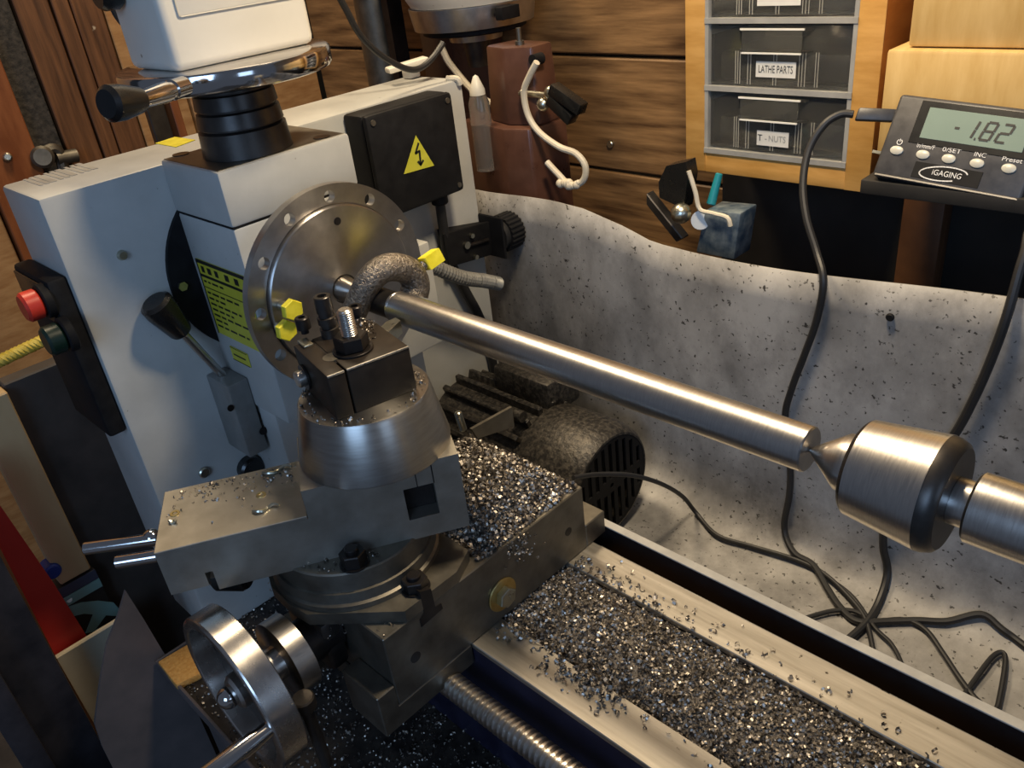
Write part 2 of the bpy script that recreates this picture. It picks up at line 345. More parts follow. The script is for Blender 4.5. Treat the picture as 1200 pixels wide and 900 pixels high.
# instruction plate
ip = B().box(-.1142, -.036, -.0586, -.0577, -.0437, .0237, .0004, 1).build('instruction_plate', 'yellow_label', t)
b = B(); yq = -.0588
def bar(x0, x1, za, zb): b.quad((x0, yq, za), (x1, yq, za), (x1, yq, zb), (x0, yq, zb))
bar(-.1142, -.036, .0205, .0237); bar(-.1142, -.036, .0085, .0110); bar(-.1142, -.1125, -.0437, .0237)
random.seed(3)
for x in (-.108, -.098, -.086, -.07, -.055):
    bar(x, x + random.uniform(.004, .008), .0130, .0185)
for z, k in ((.004, 4), (-.001, 0), (-.006, 5), (-.011, 3), (-.016, 5), (-.021, 4), (-.026, 5), (-.031, 2), (-.036, 5)):
    if k == 0: bar(-.112, -.036, z, z + .0008); continue
    x = -.110
    for q in range(k):
        w = random.uniform(.004, .011); bar(x, x + w, z, z + .0018); x += w + .0025
b.build('print', 'label_ink', ip, flat=True)
sp = B().box(-.101, -.072, -.0586, -.0577, -.0655, -.0525, .0004, 1).build('small_plate', 'yellow_label', t)
b = B(); bar(-.1005, -.0725, -.0535, -.0528); bar(-.1005, -.0725, -.0652, -.0645); bar(-.097, -.077, -.0600, -.0585); b.build('print', 'label_ink', sp, flat=True)
# yellow sticker and pale bar sticker on the cover top
q = [on('z', .0988, *p) for p in ((182, 168), (205, 160.5), (229, 164), (206, 172.5))]
B().hexa([v - Z * .0002 for v in q] + [v + Z * .0002 for v in q]).build('yellow_sticker', 'yellow_paint', t)
b = B()
for k in range(9):
    q = on('z', .0988, 40 + k * 8, 214 - k * 2.4); b.box(q.x - .022, q.x + .016, q.y - .0012 - .001 * (k % 3), q.y + .0012, .09855, .09885)
b.build('scuffed_sticker', 'grey_frame', t)
# gear lever
lv = B().box(-.1246, -.086, -.0770, -.0578, -.152, -.079, .002).build('lever_hub', 'hub_grey', t)
p0 = on('x', -.110, 267, 443); p1 = on('x', -.108, 213, 389); p2 = on('x', -.106, 180, 353)
B().cyl(p0 - Z * .004, p1, .0036, n=20).build('lever_rod', 'steel_turned', lv)
d = (p2 - p1); B().lathe([(0, 0), (0, .0085), (.002, .0095), (d.length * .7, .0132), (d.length * .93, .0132), (d.length, .010), (d.length, 0)], p1, d, 24).build('lever_knob', 'black_gloss', lv)
p = on('x', -.0862, 308, 505); B().cyl(p, p + X * .0008, .0035, n=16).build('set_screw', 'black_oxide', lv)
p = on('x', -.0862, 270, 478); B().cyl(p, p + X * .0008, .003, n=16).build('set_screw', 'black_oxide', lv)
# ---- electrical box
t = thing('electrical_box', 'black plastic electrical box with yellow high voltage triangle on the gear cover', 'electrical box', (-.107, .165, .003))
B().box(-.1247, -.097, .1142, .2165, .003, .0972, .003).build('box_body', 'black_plastic', t)
ld = B().box(-.0975, -.09, .1140, .2168, .0028, .0975, .004).build('lid', 'black_plastic', t)
for yy, zz in ((.121, .0905), (.2095, .0905), (.2095, .010), (.121, .010)): B().cyl((-.0902, yy, zz), (-.0888, yy, zz), .0026, n=14).build('lid_screw', 'steel_dull', ld)
tri = [(.1446, .0387), (.1815, .0367), (.1655, .0690)]
b = B(); b.plate([tri], (-.0896, 0, 0), Y, Z, .0003); wt = b.build('warning_triangle', 'yellow_label', ld, flat=True)
strokes([[(.1668, .0615), (.1615, .0535), (.1665, .0545), (.1655, .0425)], [(.1628, .0455), (.1655, .0418), (.1690, .0450)]], .0022, (-.0892, 0, 0), Y, Z, 'label_ink', wt, 'lightning_mark')
B().cyl((-.108, .1965, .0035), (-.108, .1965, -.008), .0085, n=16, ch=.001).build('cable_gland', 'black_plastic', t)
tag(B().tube([(-.108, .1965, -.004), (-.112, .199, -.035), (-.115, .2020, -.067), (-.115, .2179, -.112), (-.115, .2329, -.151), (-.118, .245, -.20), (-.12, .25, -.30)], .0052, 12).build('motor_cable', 'black_rubber'), 'black motor cable running down from the electrical box', 'cable')
# ---- belt tension bracket and knob
t = thing('tension_bracket', 'black angle bracket with big ribbed knob at the gear cover edge', 'bracket', (-.11, .235, -.085))
B().hexa([on('x', -.1245, *p) for p in ((521, 305), (578, 292), (572, 258), (512, 268))] + [on('x', -.108, *p) for p in ((526, 314), (583, 297), (577, 258), (519, 274))], .001, 1).build('plate', 'black_plastic', t)
B().box(-.1245, -.088, .2585, .2615, -.086, -.040, .001, 1).build('angle_leg', 'black_plastic', t)
b = B(); r0 = .0205; pf = []
for k in range(96): pf.append((.0 + (r0 if k % 4 < 2 else r0 - .0012) * math.cos(2 * PI * k / 96), (r0 if k % 4 < 2 else r0 - .0012) * math.sin(2 * PI * k / 96)))
b.plate([pf], (-.103, .268, -.063), Z, X, .019); kn = b.build('knob', 'black_plastic', t)
B().cyl((-.103, .2615, -.063), (-.103, .269, -.063), .017, n=32).build('knob_collar', 'black_rubber', kn)
for px, py, r, m in ((552, 276, .0026, 'zinc'), (557, 301, .0026, 'zinc'), (546, 287, .004, 'zinc')):
    p = on('x', -.1075, px, py); B().cyl(p - X * .001, p + X * .003, r, n=12).build('screw', m, t)
p = on('x', -.107, 548, 288); q = on('x', -.107, 572, 281); B().cyl(p, q, .0022, n=12).build('adjusting_screw', 'black_oxide', t)
# ---- flexible conduit
b = B(); P0 = [(-.075, .128, -.040), (-.079, .147, -.050), (-.08, .1856, -.0775), (-.082, .218, -.094), (-.084, .2395, -.106)]
def ribs(t): return .0068 + (.0009 if int(t * 90) % 2 else 0)
b.tube(P0, ribs, 14, 24); tag(b.build('flexible_conduit', 'conduit_grey', ang=20), 'grey ribbed flexible conduit below the black bracket', 'conduit')
# ---- stop / start switch box
t = thing('switch_box', 'black switch box with red and green push buttons on the gear cover side', 'switch box', (-.17, -.155, -.09))
B().box(-.204, -.1285, -.166, -.151, -.098, .040, .003).build('box_body', 'black_plastic', t)
B().box(-.200, -.134, -.168, -.166, .005, .036, .001).build('face_plate', 'black_gloss', t)
for px, py, m, n in ((54, 352, 'red_button', 'stop_button'), (80, 391, 'green_button', 'start_button')):
    p = on('y', -.168, px, py)
    B().cyl(p + Y * .003, p - Y * .004, .0135, n=28, ch=.001).build('button_bezel', 'black_plastic', t)
    B().cyl(p - Y * .004, p - Y * .017, .0115, n=28, ch=.002).build(n, m, t)
# ================================================================== milling column on the headstock
cx, cy = -.072, -.010
t = thing('swivel_collar', 'ribbed dark steel stem with chrome swivel ring and black knobbed lever', 'swivel collar', (cx, cy, .1026))
B().lathe([(0, 0), (0, .0338), (.018, .0325), (.0195, .0295), (.0205, .0295), (.021, .0318), (.031, .0305), (.0322, .0278), (.0335, .0278), (.034, .0305), (.0435, .0295), (.0445, .027), (.0455, .027), (.046, .0292), (.0525, .0285), (.0525, 0)], (cx, cy, .1026), Z, 56).build('ribbed_stem', 'steel_dark', t)
B().lathe([(0, 0), (0, .072), (.001, .0745), (.003, .0758), (.0125, .0758), (.0140, .0750), (.0150, .073), (.0150, 0)], (cx, cy, .1551), Z, 72).build('swivel_ring', 'chrome', t)
lv0 = on('x', .002, 216, 101); lv1 = on('x', .02, 165, 117); lv2 = on('x', .028, 124, 122)
B().lathe([(0, 0), (0, .006), (.012, .0062), (.013, .0052), (.016, .0052), (.017, .006), (.022, .006), ((lv1 - lv0).length, .0048), ((lv1 - lv0).length, 0)], lv0, lv1 - lv0, 24).build('lever_rod', 'chrome', t)
d = lv2 - lv1; L = d.length; B().lathe([(0, 0), (0, .0068), (.002, .0075), (L * .6, .0100), (L * .9, .0102), (L, .0078), (L + .001, 0)], lv1, d, 24).build('lever_knob', 'black_gloss', t)
t = thing('milling_head', 'white box-shaped milling head standing on the chrome swivel ring', 'milling head', (-.069, -.010, .1702))
B().box(-.104, -.0335, -.0655, .045, .1702, .30, .006, 3).build('housing', 'cream_paint', t)
B().box(-.0340, -.0322, -.054, .046, .2025, .29, .002).build('front_panel', 'cream_paint', t)
p = on('y', -.068, 150, 2); B().lathe([(0, 0), (0, .010), (.003, .0120), (.012, .0120), (.015, .010), (.015, 0)], (-.085, -.0655, .222), -Y, 28).build('side_knob', 'black_gloss', t)
tag(B().tube([on('x', -.13, *p) for p in ((128, -8), (133, 12), (144, 28), (158, 38), (170, 40))], .0022, 8).build('head_cable', 'black_rubber'), 'thin black cable hanging beside the milling head', 'cable')
# ================================================================== faceplate
t = thing('faceplate', 'round steel faceplate with a ring of twelve holes behind the lathe dog', 'faceplate', (0, 0, -.08))
loops = [circle(.080, 96), circle(.0655, 72)]
loops += [circle(.0047, 16, (.071 * math.cos(math.radians(84.7 - 30 * k)), .071 * math.sin(math.radians(84.7 - 30 * k)))) for k in range(12)]
B().plate(loops, (-.0075, 0, 0), Y, Z, .0072).build('rim', 'steel_plate', t)
B().lathe([(-.0078, .0), (-.0078, .0660), (-.0022, .0660), (-.0020, .0644), (.0026, .0644), (.0034, .0634), (.0034, .0115), (.001, .0105), (.001, 0)], (0, 0, 0), X, 96).build('boss', 'steel_plate', t)
B().lathe([(-.0335, 0), (-.0335, .038), (-.008, .038), (-.008, 0)], (0, 0, 0), X, 48).build('hub', 'steel_dull', t)
B().cyl((.0033, .0064, .0524), (.0038, .0064, .0524), .0030, n=18).build('threaded_hole', 'black_oxide', t)
tag(B().lathe([(.0012, 0), (.0012, .0100), (.004, .0100), (.030, .0052), (.046, 0)], (0, 0, 0), X, 36).build('dead_center', 'steel_turned'), 'bright conical dead center in the middle of the faceplate', 'center')
def hexbolt(name, px, py, x, label):
    p = on('x', x, px, py); t = thing(name, label, 'bolt', p - X * .012)
    B().cyl((.0036, p.y, p.z), (p.x - .006, p.y, p.z), .0042, n=18).build('shank', 'zinc', t)
    B().hex((p.x - .006, p.y, p.z), (p.x, p.y, p.z), .0082, .4, .0007).build('bolt_head', 'yellow_paint', t)
hexbolt('drive_bolt', 345, 364, .020, 'upper yellow painted hex bolt head on the faceplate left of the tool post')
hexbolt('drive_bolt', 338, 388, .016, 'lower yellow painted hex bolt head half hidden by a black cap screw')
# ================================================================== lathe dog
t = thing('lathe_dog', 'rough cast bent lathe dog clamped around the bar end', 'lathe dog', (.05, 0, -.03))
pts = [on('x', x, px, py) for px, py, x in ((485, 345, .052), (487, 333, .052), (480, 319, .052), (464, 313, .052), (447, 316, .051), (433, 329, .048), (424, 346, .044), (415, 366, .039), (407, 386, .034), (401, 402, .029))]
B().tube(pts, lambda q: .0112 - .0022 * q, 18, 4).build('dog_body', 'cast_dog', t)
s0 = Vector((.052, .028, .006)); s1 = on('x', .05, 497, 310); s2 = on('x', .05, 514, 298); b = B(); d = (s1 - s0); pr = [(0, 0)]; q = 0
while q < d.length: pr += [(q, .0032), (q + .0007, .0038), (q + .0014, .0032)]; q += .0015
B().lathe(pr + [(d.length, 0)], s0, d, 14).build('clamp_screw', 'steel_turned', t, ang=20)
B().cyl(s1, s2, .0075, n=4, ch=.0006, a0=.5).build('screw_head', 'yellow_paint', t)
# ================================================================== work bar, live center, quill
t = thing('work_bar', 'long bright turned steel bar held between the dog and the live center', 'bar', (.21, 0, -.0115))
B().lathe([(.040, 0), (.040, .0095), (.041, .0103), (.0655, .0103), (.0655, 0)], (0, 0, 0), X, 48).build('unturned_end', 'steel_dark', t)
B().lathe([(.0655, 0), (.0655, .0098), (.0675, .0115), (.0695, .0115), (.0697, .01135), (.0705, .01135), (.0707, .0115), (.3830, .0115), (.3837, .0108), (.3837, 0)], (0, 0, 0), X, 64).build('turned_length', 'steel_turned', t)
t = thing('live_center', 'polished live center with wide barrel body pressing into the bar end', 'live center', (.42, 0, -.027))
B().lathe([(.3845, .0), (.3838, .0012), (.4005, .0139), (.4065, .0142), (.4065, 0)], (0, 0, 0), X, 56).build('cone', 'steel_turned', t)
B().lathe([(.4065, 0), (.4065, .0210), (.4075, .0222), (.4087, .0228), (.4087, 0)], (0, 0, 0), X, 64).build('front_ring', 'black_oxide', t)
B().lathe([(.4087, 0), (.4087, .0230), (.4405, .0266), (.4415, .0268), (.4415, 0)], (0, 0, 0), X, 72).build('barrel', 'steel_turned', t)
B().lathe([(.4415, 0), (.4415, .0266), (.4440, .0264), (.4475, .0250), (.4490, .0230), (.4492, 0)], (0, 0, 0), X, 72).build('rear_bevel', 'steel_dark', t)
B().lathe([(.4492, 0), (.4492, .0106), (.4565, .0106), (.4565, 0)], (0, 0, 0), X, 48).build('shank', 'steel_turned', t)
tag(B().lathe([(.4566, 0), (.4566, .0145), (.4578, .0157), (.62, .0157), (.62, 0)], (0, 0, 0), X, 64).build('tailstock_quill', 'steel_turned'), 'smooth steel tailstock quill holding the live center', 'quill')
t = thing('tailstock', 'white tailstock casting clamped over the ways beyond the live center', 'tailstock', (.70, 0, -.2117))
B().box(.62, .78, -.05, .05, -.05, .045, .01, 3).build('barrel_housing', 'white_paint', t)
B().box(.63, .77, -.045, .045, -.19, -.05, .006).build('column', 'white_paint', t)
B().box(.61, .79, -.067, .067, -.2117, -.19, .003).build('foot', 'steel_dull', t)
# ================================================================== motor behind the bed
my, mz, mr = .1904, -.2644, .063
t = thing('electric_motor', 'dirty black electric motor with cooling fins and slotted fan cowl behind the bed', 'motor', (0, my, mz - mr))
B().lathe([(-.123, 0), (-.123, .045), (-.117, .052), (.02, .052), (.02, 0)], (0, my, mz), X, 48).build('motor_body', 'motor_paint', t)
for k in range(12):
    a = math.radians(-28 + k * 20)
    u = Vector((0, math.cos(a), math.sin(a))); v = Vector((0, -math.sin(a), math.cos(a)))
    B().obox(Vector((-.052, my, mz)) + u * .0555, X, u, v, .064, .0060, .0032, .0012, 1).build('cooling_fin', 'motor_paint', t)
B().lathe([(.018, .0), (.018, .0602), (.020, .0612), (.070, .0628), (.083, .0622), (.0925, .0595), (.098, .0555), (.0985, .0535), (.096, .0535), (.09, .056), (.08, .0585), (.022, .058)], (0, my, mz), X, 64).build('fan_cowl', 'motor_paint', t)
slots = []
for col in range(-4, 5):
    y = col * .0108
    for s in (-1, 1):
        if abs(y) > .047: continue
        z1 = math.sqrt(.049 ** 2 - y * y); z0 = .008 if abs(col) < 2 else .004
        if z1 - z0 < .008: continue
        slots.append([(y - .0026, s * z0), (y + .0026, s * z0), (y + .0026, s * z1), (y - .0026, s * z1)])
B().plate([circle(.0537, 64)] + slots + [circle(.0028, 12)], (.0962, my, mz), Y, Z, .0018).build('grille', 'black_plastic', t)
B().lathe([(.07, 0), (.07, .050), (.072, .050), (.072, 0)], (0, my, mz), X, 32).build('fan_disc', 'shelf_black', t)
b = B().box(-.07, .01, my + .012, my + .062, mz + .040, mz + .080, .004); b.build('terminal_box', 'motor_paint', t)
B().cyl((.004, my - .03, mz + .066), (.014, my - .03, mz + .066), .006, n=12).build('screw_boss', 'motor_paint', t)
B().box(-.09, -.01, my - .05, my + .05, mz - .0655, mz - .045, .002).build('mounting_foot', 'motor_paint', t)
# plate and pin standing behind the saddle
q = [Vector((.052, .075, -.1545)), Vector((.0925, .0905, -.1545)), Vector((.0925, .0905, -.121)), Vector((.062, .079, -.121))]
q = [on('x', .06, 560, 514), on('x', .06, 603, 500), on('x', .06, 600, 477), on('x', .06, 553, 503)]
tag(B().hexa([v - X * .003 for v in q] + [v for v in q]).build('steel_strip', 'steel_dull'), 'flat grey steel strip poking out of the chips behind the saddle', 'strip')
p = on('z', -.140, 541, 491); tag(B().cyl(p - Z * .012, p + Z * .006 - X * .004, .0035, n=14, ch=.001).build('pin', 'zinc'), 'short pale steel pin beside the chip heap and tool post riser', 'pin')
# ================================================================== saddle
SX = .1774
t = thing('saddle', 'dull steel cross slide saddle block bridging the bed ways', 'saddle', (.114, -.03, -.2118))
sd = B().box(.050, SX, -.1355, .0612, -.2116, -.1511, .0008, 1).build('saddle_block', 'steel_dull', t)
B().box(.050, SX, .0612, .0850, -.2116, -.1900, .0008, 1).build('rear_ledge', 'steel_dull', t)
B().box(.050, SX, -.137, -.0685, -.2300, -.2117, .0008, 1).build('front_apron', 'steel_dull', t)
B().box(.138, SX, -.1503, -.1355, -.2300, -.1927, .0008, 1).build('front_ledge', 'steel_dull', t)
B().box(.060, .092, -.1503, -.1355, -.2300, -.1927, .0008, 1).build('front_ledge', 'steel_dull', t)
B().box(.050, SX, -.066, -.06, -.2116, -.2114).build('wiper', 'black_rubber', t)
for px, py, r in ((487, 770, .0042), (666, 623, .0036)):
    p = on('x', SX, px, py); B().cyl(p - X * .004, p + X * .0003, r, n=18).build('tapped_hole', 'black_oxide', sd)
# T-slot showing in the end face
q = [on('x', SX + .0004, *p) for p in ((494, 735), (519, 713), (517, 707), (510, 711), (505, 690), (492, 694), (497, 718), (492, 726))]
B().plate([[(v.y, v.z) for v in q]], (SX - .004, 0, 0), Y, Z, .0045).build('t_slot', 'black_oxide', sd)
p = on('x', SX, 588, 696)
B().cyl(p, p + X * .0016, .0135, n=36, ch=.0004).build('washer', 'brass', t)
B().hex(p + X * .0016, p + X * .0075, .0082, .3, .0006).build('hex_bolt', 'zinc', t)
# loose chips stuck on a socket in the saddle face
# swivel base
t = thing('compound_swivel', 'round graduated swivel base bolted on top of the saddle', 'swivel base', (.106, -.098, -.151))
poly = [(.1778, -.1155), (.1778, -.0700), (.168, -.0500), (.060, -.048), (.047, -.075), (.047, -.12), (.0615, -.148), (.085, -.158), (.110, -.1595), (.128, -.1575)]
B().plate([poly], (0, 0, -.1510), X, Y, .0095).build('base_plate', 'steel_dull', t)
B().lathe([(-.1414, 0), (-.1414, .0590), (-.1375, .0590), (-.1365, .0570), (-.1295, .0560), (-.1290, .0545), (-.1160, .0532), (-.1150, .0522), (-.1150, 0)], (.1045, -.0990, 0), Z, 80).build('swivel_disc', 'steel_dull', t)
def nut(px, py, z, m='black_oxide', r=.0088, h=.0085, st=.003, name='nut'):
    p = on('z', z + h, px, py); p.z = z
    n = B().hex(p, p + Z * h, r, .35, .0006).build(name, m, t); B().cyl(p + Z * h * .9, p + Z * (h + st), r * .52, n=18, ch=.0006).build('stud', m, n)
    B().cyl(p, p + Z * .0012, r * 1.12, n=28).build('washer', m, n)
nut(485, 677, -.1413); nut(412, 646, -.1150, h=.010)
# ================================================================== compound slide
d = Vector((.517, .856, 0)).normalized(); n = Vector((-d.y, d.x, 0))
o = Vector((.1238, -.136, 0))
t = thing('compound_slide', 'grey steel compound slide with flat left cover plate and raised T-slot block', 'compound slide', o + n * .033 + Z * -.115)
def cb(a0, a1, w0, w1, z0, z1, bev=.0006):
    return B().hexa([o + d * a + n * w + Z * z for z in (z0, z1) for a, w in ((a0, w0), (a1, w0), (a1, w1), (a0, w1))], bev, 1)
def cadd(b, a0, a1, w0, w1, z0, z1):
    return b.hexa([o + d * a + n * w + Z * z for z in (z0, z1) for a, w in ((a0, w0), (a1, w0), (a1, w1), (a0, w1))])
def slide_a(px, py):       # position along the slide of a photo pixel on its front face
    r_ = ray(px, py); return (CAM + r_ * ((o - CAM).dot(n) / r_.dot(n)))
q0, q1, q2 = slide_a(472, 573), slide_a(509, 567), slide_a(480, 610)
L0, L1, ZH, ZL = (q0 - o).dot(d), (q1 - o).dot(d), (q0.z + q1.z) / 2, q2.z
b = B(); cadd(b, -.0935, 0, 0, .066, -.100, -.0785)
cadd(b, 0, L0, 0, .066, -.100, -.0570); cadd(b, L1, .1000, 0, .066, -.100, -.0570); cadd(b, L0, L1, 0, .066, ZH, -.0570); cadd(b, L0, L1, 0, .066, -.100, ZL); cadd(b, L0, L1, .03, .066, ZL, ZH)
cadd(b, -.0935, -.0700, 0, .066, -.1105, -.100); cadd(b, -.0655, .1000, .0012, .010, -.1165, -.100); cadd(b, -.0655, .1000, .050, .066, -.1165, -.100)
b.build('slide_body', 'steel_ground', t)
cp = cb(-.0937, -.0003, -.0003, .0663, -.0785, -.0760, .0004).build('cover_plate', 'steel_ground', t)
cb(L0 + .0005, L1 - .0005, .012, .029, ZL + .0003, ZH - .0005, 0).build('slot_filler', 'black_oxide', t)
lm = L0 + (L1 - L0) * .45; cb(lm, lm + .0006, -.0002, .002, ZH, -.0568, 0).build('slot_joint', 'black_oxide', t); cb(L1 - .0004, L1 + .0004, -.0002, .002, ZH, -.0568, 0).build('slot_joint', 'black_oxide', t)
cb(-.090, .0900, .012, .048, -.1150, -.100, 0).build('dovetail', 'steel_dull', t)
for px, py in ((205, 602), (306, 580)):
    p = on('z', -.0760, px, py); u_ = B().lathe([(0, .0015), (0, .0033), (.0006, .0031), (.0006, .0017), (0, .0015)], p, Z, 20); u_.build('oil_cup', 'brass', cp)
p0 = on('y', -.228, 290, 690); B().lathe([(0, 0), (0, .011), (.003, .0125), (.02, .0125), (.024, .009), (.024, 0)], o - d * .05 + n * .02 + Z * -.1235, Vector((-.8, -.6, 0)), 20).build('gib_knob', 'black_gloss', t)
# compound feed handle bars
hz = -.090
for (a, c, r, nm) in (((186, 631), (99, 643), .0042, 'handle_bar'), ((186, 651), (136, 659), .0042, 'handle_bar')):
    A = on('z', hz, *a); Cc = on('z', hz, *c); B().cyl(A, Cc, r, n=20, ch=.0006).build(nm, 'chrome', t)
B().ball(on('z', hz, 178, 630), .0060).build('handle_ball', 'chrome', t)
def curl(name, px, py, z, ang, L, label, grp=None):
    p = on('z', z, px, py); b = B(); pts = []
    for k in range(9):
        q = k / 8; a = ang + .9 * math.sin(q * 3); pts.append(p + Vector((math.cos(a), math.sin(a), 0)) * (q - .5) * L + Z * (.0012 + .0008 * math.sin(q * 9)))
    b.tube(pts, lambda q: .0007 + .0006 * math.sin(PI * q), 6, 2); tag(b.build(name, 'zinc'), label, 'chip', grp)
curl('chip_curl', 312, 598, -.0760, .9, .017, 'curved bright chip beside the brass oil cup on the cover plate')
curl('chip_curl', 325, 553, -.0760, .9, .020, 'long bright chip on the cover plate close to the riser')
curl('chip_curl', 203, 613, -.0760, .2, .006, 'tiny bright chip at the outer end of the cover plate')
# ================================================================== riser and tool post
tag(B().lathe([(-.0570, 0), (-.0570, .0500), (-.0555, .0503), (-.0180, .0428), (-.0165, .0418), (-.0165, 0)], (.1205, -.0745, 0), Z, 96).build('riser_block', 'steel_riser'), 'round turned steel riser block under the tool post', 'riser')
tu = Vector((.22, .9755, 0)).normalized(); tv = Vector((-tu.y, tu.x, 0)); A = Vector((.1365, -.1061, 0))
t = thing('tool_post', 'black split tool post block with hex nut on a threaded stud', 'tool post', A + tu * .027 + tv * .028 + Z * -.0165)
def tb(a0, a1, w0, w1, z0, z1, bev=.0007):
    return B().hexa([A + tu * a + tv * w + Z * z for z in (z0, z1) for a, w in ((a0, w0), (a1, w0), (a1, w1), (a0, w1))], bev, 2)
TZ, T0 = .0140, -.0164
tb(.0125, .0545, 0, .057, T0, TZ).build('main_block', 'tool_black', t)
tb(0, .0113, 0, .057, T0, TZ).build('clamp_jaw', 'tool_black', t)
tb(.0108, .0130, .014, .056, T0 + .001, TZ - .0006, 0).build('hinge_web', 'black_oxide', t)
for a0, a1 in ((.0002, .0111), (.0127, .0543)):   # worn bright front edge
    tb(a0, a1, -.0003, .0010, TZ - .0010, TZ + .0003, .0003).build('worn_edge', 'steel_way', t)
def top(px, py, z=TZ): p = on('z', z, px, py); p.z = TZ; return p
p = A + tu * .0125 + tv * .0225 + Z * (TZ - .001); B().cyl(p, p + Z * .0012, .0058, n=24).build('slit_hole', 'steel_dull', t)
p = on('z', TZ, 414, 410); p.z = TZ
B().cyl(p, p + Z * .0016, .0128, n=36, ch=.0004).build('flange_washer', 'black_oxide', t)
B().hex(p + Z * .0016, p + Z * .0110, .0108, .55, .0008).build('hex_nut', 'black_oxide', t)
pr = [(0, 0)]; q = 0
while q < .0155: pr += [(q, .0043), (q + .0006, .0050), (q + .0012, .0043)]; q += .0014
B().lathe(pr + [(q, .0042), (q + .0006, .0034), (q + .0006, 0)], p + Z * .0105, Z, 20).build('threaded_stud', 'steel_turned', t, ang=20)
def capscrew(px, py, z, h, r, m='black_oxide', nm='cap_screw'):
    p = on('z', TZ + z, px, py); g = B().lathe([(0, 0), (0, r * .55), (.0035, r * .55), (.0035, r), (h - .0006, r), (h, r - .0006), (h, r * .5), (h - .003, r * .5), (h - .003, 0)], Vector((p.x, p.y, TZ)), Z, 20)
    return g.build(nm, m, t)
capscrew(357, 387, .002, .0115, .0048); capscrew(417, 367, .003, .0085, .0050)
p = on('z', TZ, 388, 393); p.z = TZ
g = B().lathe([(0, 0), (0, .0062), (.006, .0062), (.0065, .0050), (.0085, .0050), (.009, .0062), (.0135, .0062), (.014, .0050), (.017, .0050), (.017, .0056), (.0275, .0056), (.028, .005), (.028, .003), (.025, .003), (.025, 0)], p, Z, 20); g.build('clamp_screw_stack', 'steel_dark', t)
tb(.0035, .0100, .046, .0585, TZ, TZ + .0016, .0003).build('shim', 'zinc', t)
for dz, r in ((-.004, .0058),):
    p = A + tv * .045 + Z * (-.004); B().cyl(p, p - tu * .007, .0056, n=22, ch=.001).build('side_screw', 'steel_turned', t); B().cyl(p - tu * .0005, p - tu * .002, .0085, n=22).build('side_washer', 'black_oxide', t)
# tool bit
tip = Vector((.082, -.0120, .0)); rear = A + tu * .048 + tv * .050; rear.z = 0
e = (tip - rear); e.z = 0; e.normalize(); s = Vector((-e.y, e.x, 0))
b = B(); Lb = (Vector((tip.x, tip.y, 0)) - rear).length; hw = .0048
q = [rear - s * hw, rear + e * (Lb - .004) - s * hw, rear + e * Lb + s * (hw * .2), rear + e * (Lb - .007) + s * hw, rear + s * hw]
pts = [(v.x, v.y) for v in q]; b.plate([pts], (0, 0, -.0098), X, Y, .0098); b.build('tool_bit', 'zinc', t)
# ================================================================== cross feed handwheel
hx, hz_, = .114, -.175
t = thing('cross_feed_handwheel', 'polished cross feed handwheel with dial collar in front of the saddle', 'handwheel', (hx, -.207, hz_ - .056))
O = Vector((hx, 0, hz_))
def ylathe(pr, n=64): return B().lathe([(-y, r) for y, r in pr], O, -Y, n)      # profile given as (y, radius)
ylathe([(-.197, .0480), (-.197, .0560), (-.1977, .0567), (-.2140, .0567), (-.2150, .0560), (-.2157, .0545), (-.2157, .0505), (-.2150, .0490), (-.197, .0480)], 96).build('rim', 'steel_rim', t, ang=22)
ylathe([(-.1985, .0), (-.1985, .0478), (-.2015, .0478), (-.203, .040), (-.2015, .022), (-.206, .013), (-.206, 0)]).build('dished_web', 'steel_dark', t)
ylathe([(-.179, 0), (-.179, .012), (-.212, .012), (-.214, .010), (-.214, 0)], 32).build('hub', 'steel_turned', t)
B().ball(O + Y * -.217, .0075).build('hub_cap', 'chrome', t)
ylathe([(-.165, 0), (-.165, .0265), (-.1655, .0277), (-.1790, .0277), (-.1796, .0268), (-.1796, 0)]).build('dial_collar', 'steel_turned', t)
ylathe([(-.137, 0), (-.137, .0165), (-.165, .0165), (-.165, 0)], 40).build('screw_bearing', 'black_oxide', t)
B().box(hx - .03, hx + .016, -.153, -.1372, -.2, -.157, .004).build('bearing_block', 'steel_dark', t)
p = on('y', -.2125, 340, 868); r = (p - O); r.y = 0; r = r.normalized() * .051; p = O + r + Y * -.214
B().lathe([(0, 0), (0, .005), (.006, .0052), (.014, .0062), (.05, .0066), (.058, .005), (.058, 0)], p, -Y, 24).build('crank_handle', 'chrome', t)
p = on('x', .15, 356, 822); q = on('x', .15, 383, 895)
tag(B().cyl(p, q, .0042, n=12).cyl(p + Z * .004, p - Z * .006, .0075, n=14, ch=.001).build('lock_lever', 'steel_dark'), 'small dark lock lever hanging below the handwheel dial', 'lever')
# ================================================================== chips
def chips(name, spots, label, size=(.0011, .0026), extra=None, par=None):
    b = B(); bm = b.bm
    for (x, y, z) in spots:
        R = random.uniform(*size) * .62; w = R * random.uniform(.7, 1.4); a0 = random.uniform(0, 6.28); sp = random.uniform(2.2, 5.2); nseg = 4
        q = Matrix.Rotation(random.uniform(0, 6.28), 3, 'Z') @ Matrix.Rotation(random.uniform(-1.5, 1.5), 3, 'X') @ Matrix.Rotation(random.uniform(-.8, .8), 3, 'Y'); prev = None
        for k in range(nseg + 1):
            a = a0 + sp * k / nseg; sh = w * .7 * k / nseg
            v = [bm.verts.new(Vector((x, y, z)) + q @ Vector((R * math.cos(a), R * math.sin(a), sh + dz))) for dz in (-w / 2, w / 2)]
            if prev: bm.faces.new((prev[0], prev[1], v[1], v[0]))
            prev = v
    ob = b.build(name, 'chip_steel', par, recalc=False, ang=60)
    ob['kind'] = 'stuff'
    if par is None: ob['label'] = label; ob['category'] = 'chips'
    return ob
